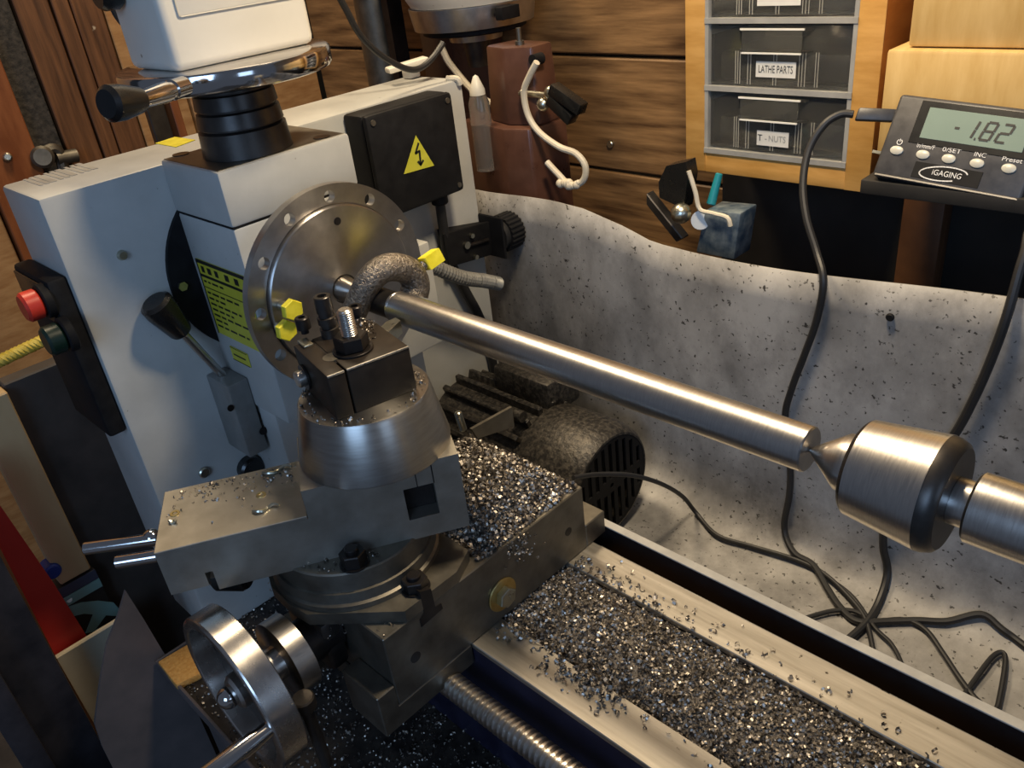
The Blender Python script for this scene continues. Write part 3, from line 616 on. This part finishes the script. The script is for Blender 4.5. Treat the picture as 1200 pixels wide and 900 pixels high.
def heap(name, x0, x1, y0, y1, f, nx, ny, label, count, size, mask=None):
    b = B(); g = []
    for i in range(nx + 1):
        row = []
        for j in range(ny + 1):
            x = x0 + (x1 - x0) * i / nx; y = y0 + (y1 - y0) * j / ny; row.append(b.bm.verts.new((x, y, f(x, y) + random.uniform(-.0006, .0006))))
        g.append(row)
    for i in range(nx):
        for j in range(ny): b.bm.faces.new((g[i][j], g[i + 1][j], g[i + 1][j + 1], g[i][j + 1]))
    hb = b.build(name, 'chip_base', recalc=False, ang=70); hb['kind'] = 'stuff'; hb['label'] = label; hb['category'] = 'chips'
    sp = []
    while len(sp) < count:
        x = random.uniform(x0, x1); y = random.uniform(y0, y1)
        if mask and not mask(x, y): continue
        sp.append((x, y, f(x, y) + random.uniform(-.0002, .0012)))
    chips('loose_chips', sp, label, size, par=hb)
    return hb
def fs(x, y):       # heap on the saddle behind the riser
    r = math.hypot(x - .125, y - .012); z = -.1506 + .020 * max(0, 1 - (r / .062) ** 2)
    ed = min(max(0, (SX - .004 - x) / .02), max(0, (.058 - y) / .016), 1); return -.1508 + (z + .1508) * ed + .0018 * ed
heap('chip_heap', .052, SX - .003, -.046, .0585, fs, 40, 40, 'heap of grey curled steel chips piled on the saddle behind the compound slide', 6500, (.0018, .0036))
def fb(x, y):       # bed between the ways
    k = max(0, 1 - (y / .0375) ** 2); return -.2175 + .0068 * k * (.65 + .35 * math.sin(x * 31 + y * 40)) + .0012 * math.sin(x * 120) * k
heap('chip_bed', SX - .02, .66, -.0372, .0378, fb, 120, 24, 'bed of grey steel chips lying between the two ways', 12500, (.0012, .0030))
sp = []
for k in range(260):        # spilled over the ways
    x = SX + .005 + random.expovariate(1 / .10)
    if x > .6: continue
    y = -.037 - abs(random.gauss(0, .006)) if random.random() < .5 else .0378 + abs(random.gauss(0, .008))
    if -.067 < y < .068: sp.append((x, y, -.2108))
for k in range(170):
    y = random.gauss(-.043, .007); x = random.gauss(.262, .018)
    if y > -.067: sp.append((x, y, -.2108))
chips('spilled_chips', sp, 'scattered steel chips spilled over the bright bed ways', (.0014, .0034))
sp = [(random.uniform(-.13, .62), random.uniform(-.198, -.068), -.3355 + random.uniform(0, .002)) for k in range(5200)]
chips('tray_chips', sp, 'fine dark chips scattered over the oily tray in front of the bed', (.0011, .0024))
sp = [(random.gauss(.105, .016), random.uniform(-.152, -.137), random.uniform(-.166, -.156)) for k in range(160)]
sp += [(random.uniform(.10, SX - .002), random.uniform(-.134, -.10), -.1506) for k in range(120)]
for k in range(150):
    a = random.uniform(3.6, 6.1); r = random.uniform(.030, .0515); sp.append((.1045 + r * math.cos(a), -.099 + r * math.sin(a), -.1143))
for k in range(110):
    a = random.uniform(0, 6.28); r = random.uniform(.0335, .0405); sp.append((.1205 + r * math.cos(a), -.0745 + r * math.sin(a), -.0160))
for k in range(130): q = o + d * random.uniform(-.088, -.004) + n * (.064 - abs(random.gauss(0, .014))); sp.append((q.x, q.y, -.0757))
for k in range(90): q = on('z', TZ + .0006, random.uniform(395, 440), random.uniform(372, 400)); sp.append(tuple(q))
for k in range(90): q = on('x', SX + .0008, random.gauss(610, 9), random.gauss(640, 10)); sp.append(tuple(q))
chips('stray_chips', sp, 'stray bright chips sprinkled over the swivel base, compound slide and riser', (.0008, .0021))
# ================================================================== cables against the splash guard
def onsheet(px, py, off=.005):      # where the line of sight meets the sheet
    r_ = ray(px, py); k = .4
    while k < 2:
        p = CAM + r_ * k; ys = sheet_y(p.x) - p.y; zf = -.332
        for (pa, za), (pb, zb_) in zip(prof, prof[1:]):
            if -pa <= ys <= -pb: zf = za + (zb_ - za) * (-ys - pa) / (pb - pa)
        if ys < off + .0025 or p.z < zf + off: break
        k += .001
    return p
def cable(name, pts, r, label, m='black_rubber'): return tag(B().tube(pts, r, 10, 6).build(name, m), label, 'cable')
pl = on('y', .335, 1003, 134)
pts = [on('y', .335, 1000, 134), on('y', .332, 985, 134), on('y', .325, 966, 146), on('y', .315, 948, 175), on('y', .302, 941, 215), on('y', .290, 945, 255), on('y', .280, 957, 295), on('y', .268, 965, 330)] + [onsheet(*q) for q in ((957, 375), (943, 415), (928, 455), (920, 490), (926, 545), (925, 580), (919, 618), (930, 647), (953, 662), (970, 690), (985, 712), (1005, 728), (1040, 728), (1075, 727), (1110, 728), (1150, 720), (1175, 738), (1215, 768))] + [Vector((.60, .21, -.324)), Vector((.78, .16, -.325)), Vector((.98, .15, -.325))]
cable('readout_cable', pts, .0030, 'black cable dropping from the digital readout plug down the splash guard')
pts = [Vector((.43, .36, .0145)), Vector((.428, .345, -.005)), on('y', .31, 1218, 262), on('y', .288, 1200, 300), on('y', .275, 1180, 370)] + [onsheet(*q) for q in ((1160, 425), (1140, 470), (1118, 510), (1075, 570), (1040, 610), (1035, 640), (1040, 670), (1030, 705), (1015, 730), (994, 750), (985, 762))]
cable('hanging_cable', pts, .0034, 'thick black cable passing behind the live center barrel')
pts = [on('z', -.214, 672, 560), on('y', .13, 700, 556), on('y', .165, 740, 557), on('y', .2, 775, 567), on('y', .24, 800, 582)] + [onsheet(*q) for q in ((815, 600), (840, 627), (880, 640), (930, 655), (965, 672), (995, 700), (1015, 728), (1025, 770), (1035, 805), (1040, 815))]
pts[0] = on('y', .10, 672, 560)
cable('sensor_cable', pts, .0022, 'thin black cable arching from the saddle over the motor cowl')
pts = [onsheet(*q) for q in ((945, 724), (975, 716), (1000, 716), (1025, 727), (1060, 726), (1085, 738), (1105, 765), (1125, 795), (1145, 820), (1165, 832), (1172, 815), (1178, 770), (1165, 768), (1140, 800), (1125, 822))]
cable('loop_cable', pts, .0021, 'thin black cable looping on the sheet near the beam end')
pts = [onsheet(*q) for q in ((975, 680), (1000, 700), (1025, 735), (1045, 755), (1057, 780), (1055, 800))]
cable('short_cable', pts, .0018, 'thin twisted black cable dipping behind the scale beam')
# ================================================================== parts cabinet
CY = .44
t = thing('parts_cabinet', 'orange wooden drawer cabinet with clear plastic drawers on the plank wall', 'cabinet', (.119, .5, -.0255))
B().box(.0185, .0425, CY, .565, -.0255, .30, .0015).build('side_stile', 'wood_cab', t)
B().box(.1955, .2190, CY, .565, -.0255, .30, .0015).build('side_stile', 'wood_side', t)
B().box(.1955, .2188, CY - .0012, CY, -.0252, .30, .0005).build('front_edge', 'wood_cab', t)
B().box(.0425, .1955, CY, .565, -.0255, -.0045, .001).build('bottom_rail', 'wood_cab', t)
B().box(.0425, .1955, .555, .565, -.0045, .30).build('back_panel', 'wood_side', t)
fr = B()
fr.box(.0425, .0465, CY - .001, .555, -.0045, .30).box(.1915, .1955, CY - .001, .555, -.0045, .30)
for z in (-.0045, .0585, .1215, .1845, .2475): fr.box(.0425, .1955, CY - .002, .555, z, z + .0050)
fr.build('drawer_frame', 'grey_frame', t)
def drawer(z0, txt, lw, faint=False):
    z1 = z0 + .0565; dr = B(); dr.box(.0475, .1905, CY + .006, .55, z0 + .0008, z0 + .003).box(.0475, .050, CY + .006, .55, z0, z1 - .010).box(.188, .1905, CY + .006, .55, z0, z1 - .010).box(.0475, .1905, .545, .55, z0, z1 - .006)
    D = dr.build('drawer', 'drawer_inside', t)
    B().box(.0475, .1905, CY + .0020, CY + .0045, z0 + .0005, z1 - .0005, .0008, 1).build('front_panel', 'clear_plastic', D)
    B().box(.052, .186, CY + .012, CY + .10, z0 + .003, z0 + .030, .004).build('contents', 'drawer_inside', D)
    xa, xb = .078, .155; za, zb = z1 - .005, z1 - .024
    pl = [(xa, 0), (xb, 0), (xb - .008, -.007), (xa + .008, -.007)]
    B().plate([pl], (0, CY + .002, za), X, Y, .0022).plate([pl], (0, CY + .002, zb), X, Y, .0016).box(xa + .008, xb - .008, CY - .0055, CY - .0042, zb, za + .002).build('pull', 'clear_plastic', D)
    B().box(xa + .006, xb - .006, CY - .0062, CY - .0048, za + .0008, za + .0024).box(xa + .008, xb - .008, CY - .0062, CY - .0050, zb - .0012, zb + .0003).build('pull_edge_highlight', 'paper', D)  # pale strips paint in the highlights along the edges of the clear pull
    for x in (.0755, .078, .0805, .089, .092, .116, .119, .142, .145, .148, .158, .1605): B().box(x, x + .0004, CY + .0012, CY + .0021, z0 + .002, zb).build('rib', 'button_grey', D)
    xm = .119; zc = z0 + (.0165 if not faint else .0140); lbl = B().box(xm - lw / 2, xm + lw / 2, CY + .0005, CY + .0012, zc - .0072, zc + .0072).build('paper_label', 'paper', D)
    if txt:
        if faint:
            text('T', .0090, (xm - .0135, CY + .0004, zc), X, Z, 'ink', D); text('-', .0085, (xm - .0070, CY + .0004, zc), X, Z, 'grey_frame', D); text('NUTS', .0085, (xm + .005, CY + .0004, zc), X, Z, 'grey_frame', D, width=.018)
        else: text(txt, .0098, (xm, CY + .0004, zc), X, Z, 'ink', D, width=lw * .86)
drawer(.0015, 'T-NUTS', .034, True); drawer(.0640, 'LATHE PARTS', .041); drawer(.1270, '', .043)
# wooden boxes right of the cabinet
bz = B().box(.2440, .62, .385, .56, .026, .1105, .003).build('wooden_box', 'wood_box'); tag(bz, 'pale wooden box right of the drawer cabinet behind the readout', 'box')
bz = B().box(.2570, .64, .392, .56, .1112, .26, .003).build('wooden_box', 'wood_box'); tag(bz, 'pale wooden box stacked on top of another wooden box', 'box')
# dark shelf and post below
tag(B().box(.0, .9, .545, .567, -.33, -.028).build('shadow_backing', 'shelf_black'), 'black backing panel painting in the shadow under the drawer cabinet', 'panel')  # dark panel whose black also stands in for the shade on the wall
tag(B().box(.222, .262, .52, .5445, -.345, .024, .002).build('wood_post', 'wood_post'), 'dark brown wooden post under the readout shelf', 'post')
sh = B().box(.2600, .64, .322, .53, .0145, .0255, .001).build('readout_shelf', 'shelf_black'); tag(sh, 'black shelf board under the digital readout', 'shelf')
# ================================================================== digital readout
bl = on('y', .322, 1021, 205); br = on('y', .322, 1190, 236); tl = on('y', .352, 1046, 108)
u = (br - bl).normalized(); v = (tl - bl); v = (v - u * v.dot(u)); Hh = v.length; v.normalize(); w = u.cross(v); Wd = (br - bl).length * 1.03
t = thing('digital_readout', 'black digital readout with grey LCD screen and five oval buttons', 'readout', bl + u * Wd / 2 - w * .02)
def rb(u0, u1, v0, v1, w0, w1, bev=.001, seg=2): return B().obox(bl + u * (u0 + u1) / 2 + v * (v0 + v1) / 2 + w * (w0 + w1) / 2, u, v, w, (u1 - u0) / 2, (v1 - v0) / 2, (w1 - w0) / 2, bev, seg)
def rp(a, b_, c=0): return bl + u * a * Wd + v * b_ * Hh + w * c
cs = rb(0, Wd, 0, Hh, -.014, 0, .003, 3).build('case', 'dro_plastic', t)
rb(.002, Wd - .002, .0005, .0022, -.0005, .0006, .0004, 1).build('chrome_edge', 'steel_way', cs)
rb(Wd * .17, Wd * .99, Hh * .45, Hh * .95, -.0004, .0005, .0003, 1).build('screen_bezel', 'black_gloss', cs)
sc = rb(Wd * .235, Wd * .90, Hh * .52, Hh * .88, .0003, .0008, .0002, 1).build('lcd_screen', 'lcd', t)
# seven segment digits
cw, chh = Wd * .062, Hh * .20; sl = .22
SEG = {'a': ((0, 1), (1, 1)), 'b': ((1, 1), (1, .5)), 'c': ((1, .5), (1, 0)), 'd': ((0, 0), (1, 0)), 'e': ((0, .5), (0, 0)), 'f': ((0, 1), (0, .5)), 'g': ((0, .5), (1, .5))}
paths = [[(Wd * .445, Hh * .685), (Wd * .47, Hh * .685)]]
for ch, xo in (('bc', .50), ('abcdefg', .615), ('abged', .715)):
    for s_ in ch:
        (a, b1), (c, d1) = SEG[s_]; f = lambda a, b1: (Wd * xo + cw * a + chh * sl * b1, Hh * .595 + chh * b1)
        p, q = Vector(f(a, b1)), Vector(f(c, d1)); m_ = (p + q) / 2; paths.append([tuple(m_ + (p - m_) * .82), tuple(m_ + (q - m_) * .82)])
paths.append([(Wd * .588, Hh * .593), (Wd * .592, Hh * .593)])
strokes(paths, .0017, bl + w * .0009, u, v, 'ink', sc, 'display_digits')
for xo, s_ in ((.115, None), (.30, 'in/mm/F'), (.475, '0/SET'), (.66, 'INC'), (.86, 'Preset')):
    p = rp(xo, .335); b = B(); b.lathe([(0, 0), (0, 1), (.5, .95), (.8, .6), (.9, 0)], (0, 0, 0), Z, 20)
    for q in b.bm.verts: q.co = p + u * q.co.x * .0050 + v * q.co.y * .0034 + w * q.co.z * .0022
    b.build('button', 'button_grey', t)
    if s_: text(s_, .0046, rp(xo, .43, .0003), u, v, 'white_print', cs, width=min(.013, .0026 * len(s_)))
    else: strokes([[(.0019 * math.cos(a), .0019 * math.sin(a)) for a in [PI * .65 + k * PI * 1.7 / 10 for k in range(11)]], [(0, .0004), (0, .0024)]], .0006, rp(xo, .435, .0003), u, v, 'white_print', cs, 'power_symbol')
rb(Wd * .27, Wd * .72, Hh * .06, Hh * .25, -.0003, .0003, .0002, 1).build('logo_plate', 'black_plastic', cs)
text('iGAGING', .0058, rp(.50, .155, .0005), u, v, 'white_print', cs, width=.0205)
el = [(.0165 * math.cos(a) * (1 if a < 4.6 else 1.02), .0052 * math.sin(a) + .0002 * math.cos(a) * 8) for a in [.15 + k * (5.2 - .15) / 36 for k in range(37)]]
strokes([el], .0009, rp(.475, .155, .0004), u, v, 'white_print', cs, 'logo_swoosh')
p0 = rp(-.005, .75, -.006); p1 = on('y', .338, 1004, 134)
B().obox((p0 + p1) / 2, (p0 - p1).normalized(), v, (p0 - p1).normalized().cross(v), (p0 - p1).length / 2, .0048, .0040, .0015).build('plug', 'dro_plastic', t)
p = rp(-.02, .30, -.008); B().obox(p, u, v, w, .006, .0011, .0011).build('side_pin', 'zinc', t)
# ================================================================== brown lamp housings, drill press, bottle behind the gear cover
t = thing('brown_transformer', 'brown enamelled two-tier housing with cream cord behind the splash guard', 'transformer', (-.165, .375, -.07))
b = B(); LO = [(-.241, .352), (-.150, .335), (-.118, .345), (-.110, .400), (-.22, .42)]
def taper(poly, z0, z1, k, bev=.003):
    b = B(); c = Vector((sum(p[0] for p in poly) / len(poly), sum(p[1] for p in poly) / len(poly))); n = len(poly)
    lo = [b.bm.verts.new((x, y, z0)) for x, y in poly]; hi = [b.bm.verts.new((c.x + (x - c.x) * k, c.y + (y - c.y) * k, z1)) for x, y in poly]
    fs = [b.bm.faces.new(lo[::-1]), b.bm.faces.new(hi)] + [b.bm.faces.new((lo[i], lo[(i + 1) % n], hi[(i + 1) % n], hi[i])) for i in range(n)]
    bmesh.ops.bevel(b.bm, geom=list({e for f in fs for e in f.edges}), offset=bev, segments=2, affect='EDGES', profile=.5); return b
taper(LO, -.075, .029, .97).build('lower_housing', 'brown_enamel', t)
taper([(-.196, .362), (-.155, .350), (-.118, .362), (-.118, .398), (-.185, .405)], .029, .111, .90).build('upper_housing', 'brown_enamel', t)
p = on('y', .372, 609, 50); B().cyl(p - Z * .006, p + Z * .002, .005, n=14).cyl(p, p + Z * .015, .0028, n=12).build('toggle', 'steel_dull', t)
p = on('y', .362, 627, 70); B().cyl(p + Y * .01, p - Y * .004, .006, n=16).build('cord_grommet', 'black_plastic', t)
tag(B().tube([on('y', .35, *q) for q in ((629, 73), (620, 90), (614, 108), (619, 135), (632, 155), (655, 172), (675, 180), (686, 195), (683, 212), (668, 217), (655, 205), (641, 190))], .0036, 10, 5).build('power_cord', 'cord_cream'), 'cream cord looping from the brown transformer down to a knot', 'cord')
b = B()
for k in range(14): b.ball(on('y', .348, 668 + random.gauss(0, 6), 216 + random.gauss(0, 2)), random.uniform(.003, .0055), 8)
tag(b.build('cord_knot', 'cord_cream'), 'frayed cream knot at the end of the cord', 'knot')
t = thing('toggle_clamp', 'chrome and black sprung clip on a pin beside the brown transformer', 'clip', on('y', .36, 650, 125))
p = on('y', .36, 612, 109); q = on('y', .36, 640, 112); B().cyl(p, q, .0038, n=14).ball(p, .005).build('pin', 'zinc', t)
p = on('y', .355, 645, 108); q = on('y', .355, 637, 122); B().ball(p, .007).ball(q, .0075).build('spring_end', 'zinc', t)
for a, c in (((648, 103), (683, 128)), ((646, 115), (672, 140))):
    p, q = on('y', .35, *a), on('y', .35, *c); e = (q - p).normalized(); B().obox((p + q) / 2, e, Y, e.cross(Y), (q - p).length / 2, .007, .006, .001).build('jaw', 'black_gloss', t)
t = thing('drill_press', 'drill press with grey column and steel quill collar behind the gear cover', 'drill press', (-.45, .47, -.345))
c0 = on('y', .47, 436, 60); B().cyl((c0.x, .49, -.345), (c0.x, .49, .4), .030, n=40).build('column', 'steel_dull', t)
c1 = on('y', .47, 458, 60); B().box(c1.x - .004, c1.x + .010, .47, .495, -.345, .4).build('rack', 'black_oxide', t)
q0 = on('y', .45, 548, 20); cxx = q0.x
B().lathe([(.083, 0), (.083, .034), (.098, .036), (.0985, .050), (.101, .052), (.101, .076), (.125, .080), (.1265, .080), (.1265, .0)], (cxx, .46, .018), Z, 48).build('quill_collar', 'steel_face', t)
B().lathe([(.1270, 0), (.1270, .076), (.137, .082), (.20, .082), (.20, 0)], (cxx, .46, .018), Z, 48).build('head', 'cream_paint', t)
B().lathe([(.0930, 0), (.0930, .062), (.0945, .066), (.1005, .066), (.1005, 0)], (cxx, .46, .018), Z, 40).build('black_ring', 'black_plastic', t)
B().lathe([(.050, 0), (.050, .014), (.083, .018), (.083, 0)], (cxx, .46, .018), Z, 24).build('spindle_nose', 'steel_dark', t)
B().box(-.60, cxx, .44, .53, .2185, .35, .01).build('head_casting', 'cream_paint', t)
B().box(cxx + .080, cxx + .092, .42, .45, .128, .142, .001).build('clamp_lug', 'black_plastic', t)
t = thing('brown_housing', 'brown enamelled housing with cream plug behind the black box', 'housing', (-.50, .55, -.345))
taper([(on('y', .535, 486, 60).x, .548), (on('y', .535, 530, 60).x, .535), (on('y', .535, 572, 60).x, .54), (on('y', .535, 572, 60).x, .566), (on('y', .535, 486, 60).x, .566)], -.345, .30, .98).build('casing', 'brown_enamel', t)
p = on('y', .533, 497, 28); B().ball(p, .006).build('hook', 'cord_cream', t)
tag(B().tube([on('y', .40, *q) for q in ((516, 52), (524, 70), (533, 82), (546, 98), (560, 112), (577, 122))], .0042, 8).build('cream_lead', 'cord_cream'), 'cream lead running from the brown housing towards the transformer', 'cord')
# bottle
p = on('y', .33, 557, 150); t = thing('squeeze_bottle', 'clear squeeze bottle with white nozzle beside the gear cover', 'bottle', (p.x, .34, p.z - .05))
B().lathe([(-.05, 0), (-.05, .012), (.0, .012), (.026, .0118), (.034, .009), (.034, 0)], (p.x, .34, p.z), Z, 24).build('body', 'clear_bottle', t)
B().lathe([(.0345, 0), (.0345, .0090), (.040, .0088), (.054, .003), (.056, .0)], (p.x, .34, p.z), Z, 20).build('nozzle', 'white_plastic', t)
# connector on the cover top
p = on('z', .104, 478, 86); t = thing('cable_tie_clip', 'cream cable clip resting on the gear cover top', 'clip', (p.x, p.y, .0985))
B().obox(on('z', .115, 477, 76), Vector((.35, .93, .1)).normalized(), Z.cross(Vector((.35, .93, 0))).normalized(), Vector((-.03, -.1, 1)).normalized(), .022, .008, .0028, .002).build('wing', 'white_plastic', t)
B().box(p.x - .008, p.x + .006, p.y - .002, p.y + .012, .0986, .110, .002).build('foot', 'white_plastic', t)
B().tube([(-.134, p.y + .004, .1), (-.1236, p.y + .008, .0995), (-.1228, p.y + .010, .094)], .0032, 8).build('strap', 'cord_cream', t)
pts = [on('x', -.14, *q) for q in ((394, -10), (405, 10), (420, 38), (438, 58), (458, 72), (478, 81), (492, 80), (505, 70), (515, 57), (519, 50))]
cable('head_power_cable', pts, .0030, 'black power cable sagging onto the cream clip behind the electrical box')
p = on('y', .567, 715, 169); tag(B().cyl(p + Y * .004, p - Y * .002, .0050, n=18, ch=.001).build('plank_screw', 'zinc'), 'small pale screw head in the plank wall left of the cabinet', 'screw')
# tools behind the splash guard
t = thing('spring_clamp', 'black spring clamp standing behind the splash guard', 'clamp', on('y', .335, 780, 285))
q = [on('y', .335, *p) for p in ((757, 226), (800, 280), (792, 284), (757, 240))]
B().hexa([v for v in q] + [v + Y * .012 for v in q], .001, 1).build('lower_jaw', 'steel_dark', t)
q = [on('y', .335, *p) for p in ((771, 214), (780, 195), (803, 190), (806, 207), (800, 245), (772, 232))]
B().plate([[(v.x, v.z) for v in q]], (0, .352, 0), X, Z, .016).build('upper_jaw', 'black_gloss', t)
B().ball(on('y', .330, 798, 250), .010, 10).build('pivot', 'zinc', t)
t = thing('tool_holder', 'dirty grey blue metal holder tied with cream cable tie behind the guard', 'holder', on('y', .335, 842, 296))
q = [on('y', .335, *p) for p in ((815, 296), (860, 305), (868, 250), (826, 246))]
B().hexa([v for v in q] + [v + Y * .03 for v in q], .002).build('block', 'blue_tool', t)
B().cyl(on('y', .333, 821, 258), on('y', .345, 821, 258), .009, n=20).build('boss', 'grey_frame', t)
b = B().tube([on('y', .330, *p) for p in ((807, 200), (815, 225), (820, 245), (835, 250), (852, 255), (856, 265))], .0022, 8); b.build('cable_tie', 'cord_cream', t)
p, q = on('y', .36, 843, 203), on('y', .35, 833, 240); tag(B().cyl(p, q, .0035, .0045, n=16, ch=.001).build('teal_handle', 'teal_handle'), 'small teal plastic handle behind the tool holder', 'handle')
# ================================================================== clutter left of the machine
def panel(name, m, pix, x, th, label, cat, zb=-.78):
    q = [on('x', x, *p) for p in pix]; b = B(); b.plate([[(v.y, v.z) for v in q]], (x - th, 0, 0), Y, Z, th); return tag(b.build(name, m), label, cat)
def vboard(name, m, y0, y1, z0, z1, x, th, label, cat): return tag(B().box(x - th, x, y0, y1, z0, z1, .0015, 1).build(name, m), label, cat)
vboard('slate_board', 'slate_panel', -.1915, .05, -.779, -.0945, -.315, .02, 'dark slate coloured panel standing left of the gear cover', 'panel')
vboard('pale_plank', 'wood_pale', -.224, -.1925, -.3145, -.0965, -.300, .022, 'upright pale wooden plank end beside the dark slate panel', 'plank')
t = thing('printed_crate', 'black crate side with pale teal star print under the pale plank', 'crate', (-.31, -.21, -.779))
B().box(-.322, -.300, -.2560, -.1900, -.779, -.3165).build('side', 'shelf_black', t)
B().box(-.300, -.2990, -.2300, -.1900, -.328, -.3165).build('top_stripe', 'slate_blue', t)
B().box(-.300, -.2988, -.2300, -.1900, -.340, -.329).build('pale_stripe', 'teal_print', t)
def star(pp, nm): q = [on('x', -.2994, *p) for p in pp]; B().plate([[(v_.y, v_.z) for v_ in q]], (-.2999, 0, 0), Y, Z, .0009).build(nm, 'teal_print', t)
star(((80, 711), (95, 706), (115, 704), (133, 706), (140, 714), (142, 722), (124, 721), (110, 740), (100, 742), (109, 720), (98, 719), (86, 722)), 'print_arc')
star(((112, 738), (135, 727), (134, 736), (118, 748), (108, 752)), 'print_ray')
B().cyl(on('x', -.2995, 81, 703), on('x', -.2985, 81, 703), .003, n=10).build('rivet', 'zinc', t)
p = on('x', -.295, 63, 671); tag(B().cyl(p - X * .02, p, .0085, n=20, ch=.002).build('blue_cap', 'blue_plastic'), 'round blue plastic cap at the foot of the pale plank', 'cap')
panel('red_panel', 'red_panel', ((-30, 540), (0, 592), (62, 682), (104, 749), (65, 772), (0, 645), (-40, 570)), -.275, .006, 'bright red sheet standing on edge beside the pale plank', 'panel')
vboard('card_sheet', 'card_board', -.2640, -.183, -.779, on('x', -.262, 100, 750).z, -.262, .006, 'beige cardboard sheet with a straight top edge in front of the crate', 'cardboard')
panel('batten', 'wood_post', ((-20, 600), (0, 642), (65, 769), (146, 910), (128, 910), (5, 690), (-20, 640)), -.245, .006, 'narrow brown batten beside the red sheet', 'batten')
t = thing('dark_rail', 'dark navy steel rail standing upright at the front of the clutter', 'rail', (-.16, -.33, -.779))
B().box(-.235, -.225, -.330, -.2640, -.779, -.12, .002).build('flange', 'rail_dark', t); B().box(-.225, -.20, -.330, -.308, -.779, -.14, .002).build('web', 'rail_dark', t)
# machine end guard
q = [on('x', -.14, *p) for p in ((147, 692), (139, 720), (125, 755), (117, 800), (111, 848), (120, 875), (140, 915))]
e_ = [on('x', -.14, *p) for p in ((216, 800), (190, 762), (168, 725))]
pts = [(v.y, v.z) for v in q] + [(q[-1].y, -.779), (e_[0].y, -.779)] + [(v.y, v.z) for v in e_]
B_ = B().plate([pts], (-.1425, 0, 0), Y, Z, .003); tag(B_.build('end_guard', 'tray_sheet'), 'grey sheet steel end guard with a curved edge beside the handwheel', 'guard')
q = [on('z', -.328, *p) for p in ((184, 775), (206, 803), (240, 786), (220, 754))]
B_ = B().hexa([Vector((v.x, v.y, -.336)) for v in q] + q, .002); tag(B_.build('sponge_block', 'sponge'), 'small orange brown block lying in the tray behind the handwheel', 'block')
# rope on the plywood wall
p0, p1 = on('x', -.62, -30, 437), on('x', -.60, 70, 390); b = B()
for s_ in (0, 2.1, 4.2):
    pts = []; e = (p1 - p0); u_, v_, w_ = frame_of(e)
    for k in range(90):
        q = k / 89; a = s_ + q * 44; pts.append(p0 + e * q + (u_ * math.cos(a) + v_ * math.sin(a)) * .0042)
    b.tube(pts, .0043, 6, 1)
tag(b.build('yellow_rope', 'rope_yellow'), 'yellow twisted rope stretched in front of the plywood boards', 'rope')
# hinge fitting on the left wall
t = thing('wall_hasp', 'rusty steel hasp and bolt on the dark boards above the gear cover', 'hasp', on('x', -.84, 65, 195))
B().cyl(on('x', -.845, 50, 184), on('x', -.82, 50, 184), .016, n=18, ch=.004).build('bolt_head', 'steel_dull', t)
B().tube([on('x', -.83, *p) for p in ((52, 178), (62, 174), (70, 180), (74, 196), (78, 204))], .008, 10).build('loop', 'steel_dull', t)
B().cyl(on('x', -.83, 66, 186), on('x', -.83, 90, 182), .010, n=16).build('bar', 'steel_dull', t)
tag(B().cyl(on('x', -.8405, 9, 184), on('x', -.83, 9, 184), .006, n=14, ch=.002).build('screw_head', 'zinc'), 'single pale screw head in the rust coloured board', 'screw')
t = thing('steel_bracket', 'grey flat steel bar and brown post standing behind the chrome ring', 'bracket', (-.45, .03, -.78))
a_, c_ = on('x', -.45, 176, 140), on('x', -.45, 198, 140); B().box(-.46, -.45, a_.y, c_.y, -.78, .135, .001, 1).build('flat_bar', 'steel_dark', t)
a_, c_ = on('x', -.44, 205, 140), on('x', -.44, 215, 140); B().box(-.46, -.44, a_.y, c_.y, -.78, .135, .001, 1).build('post', 'wood_rust', t)
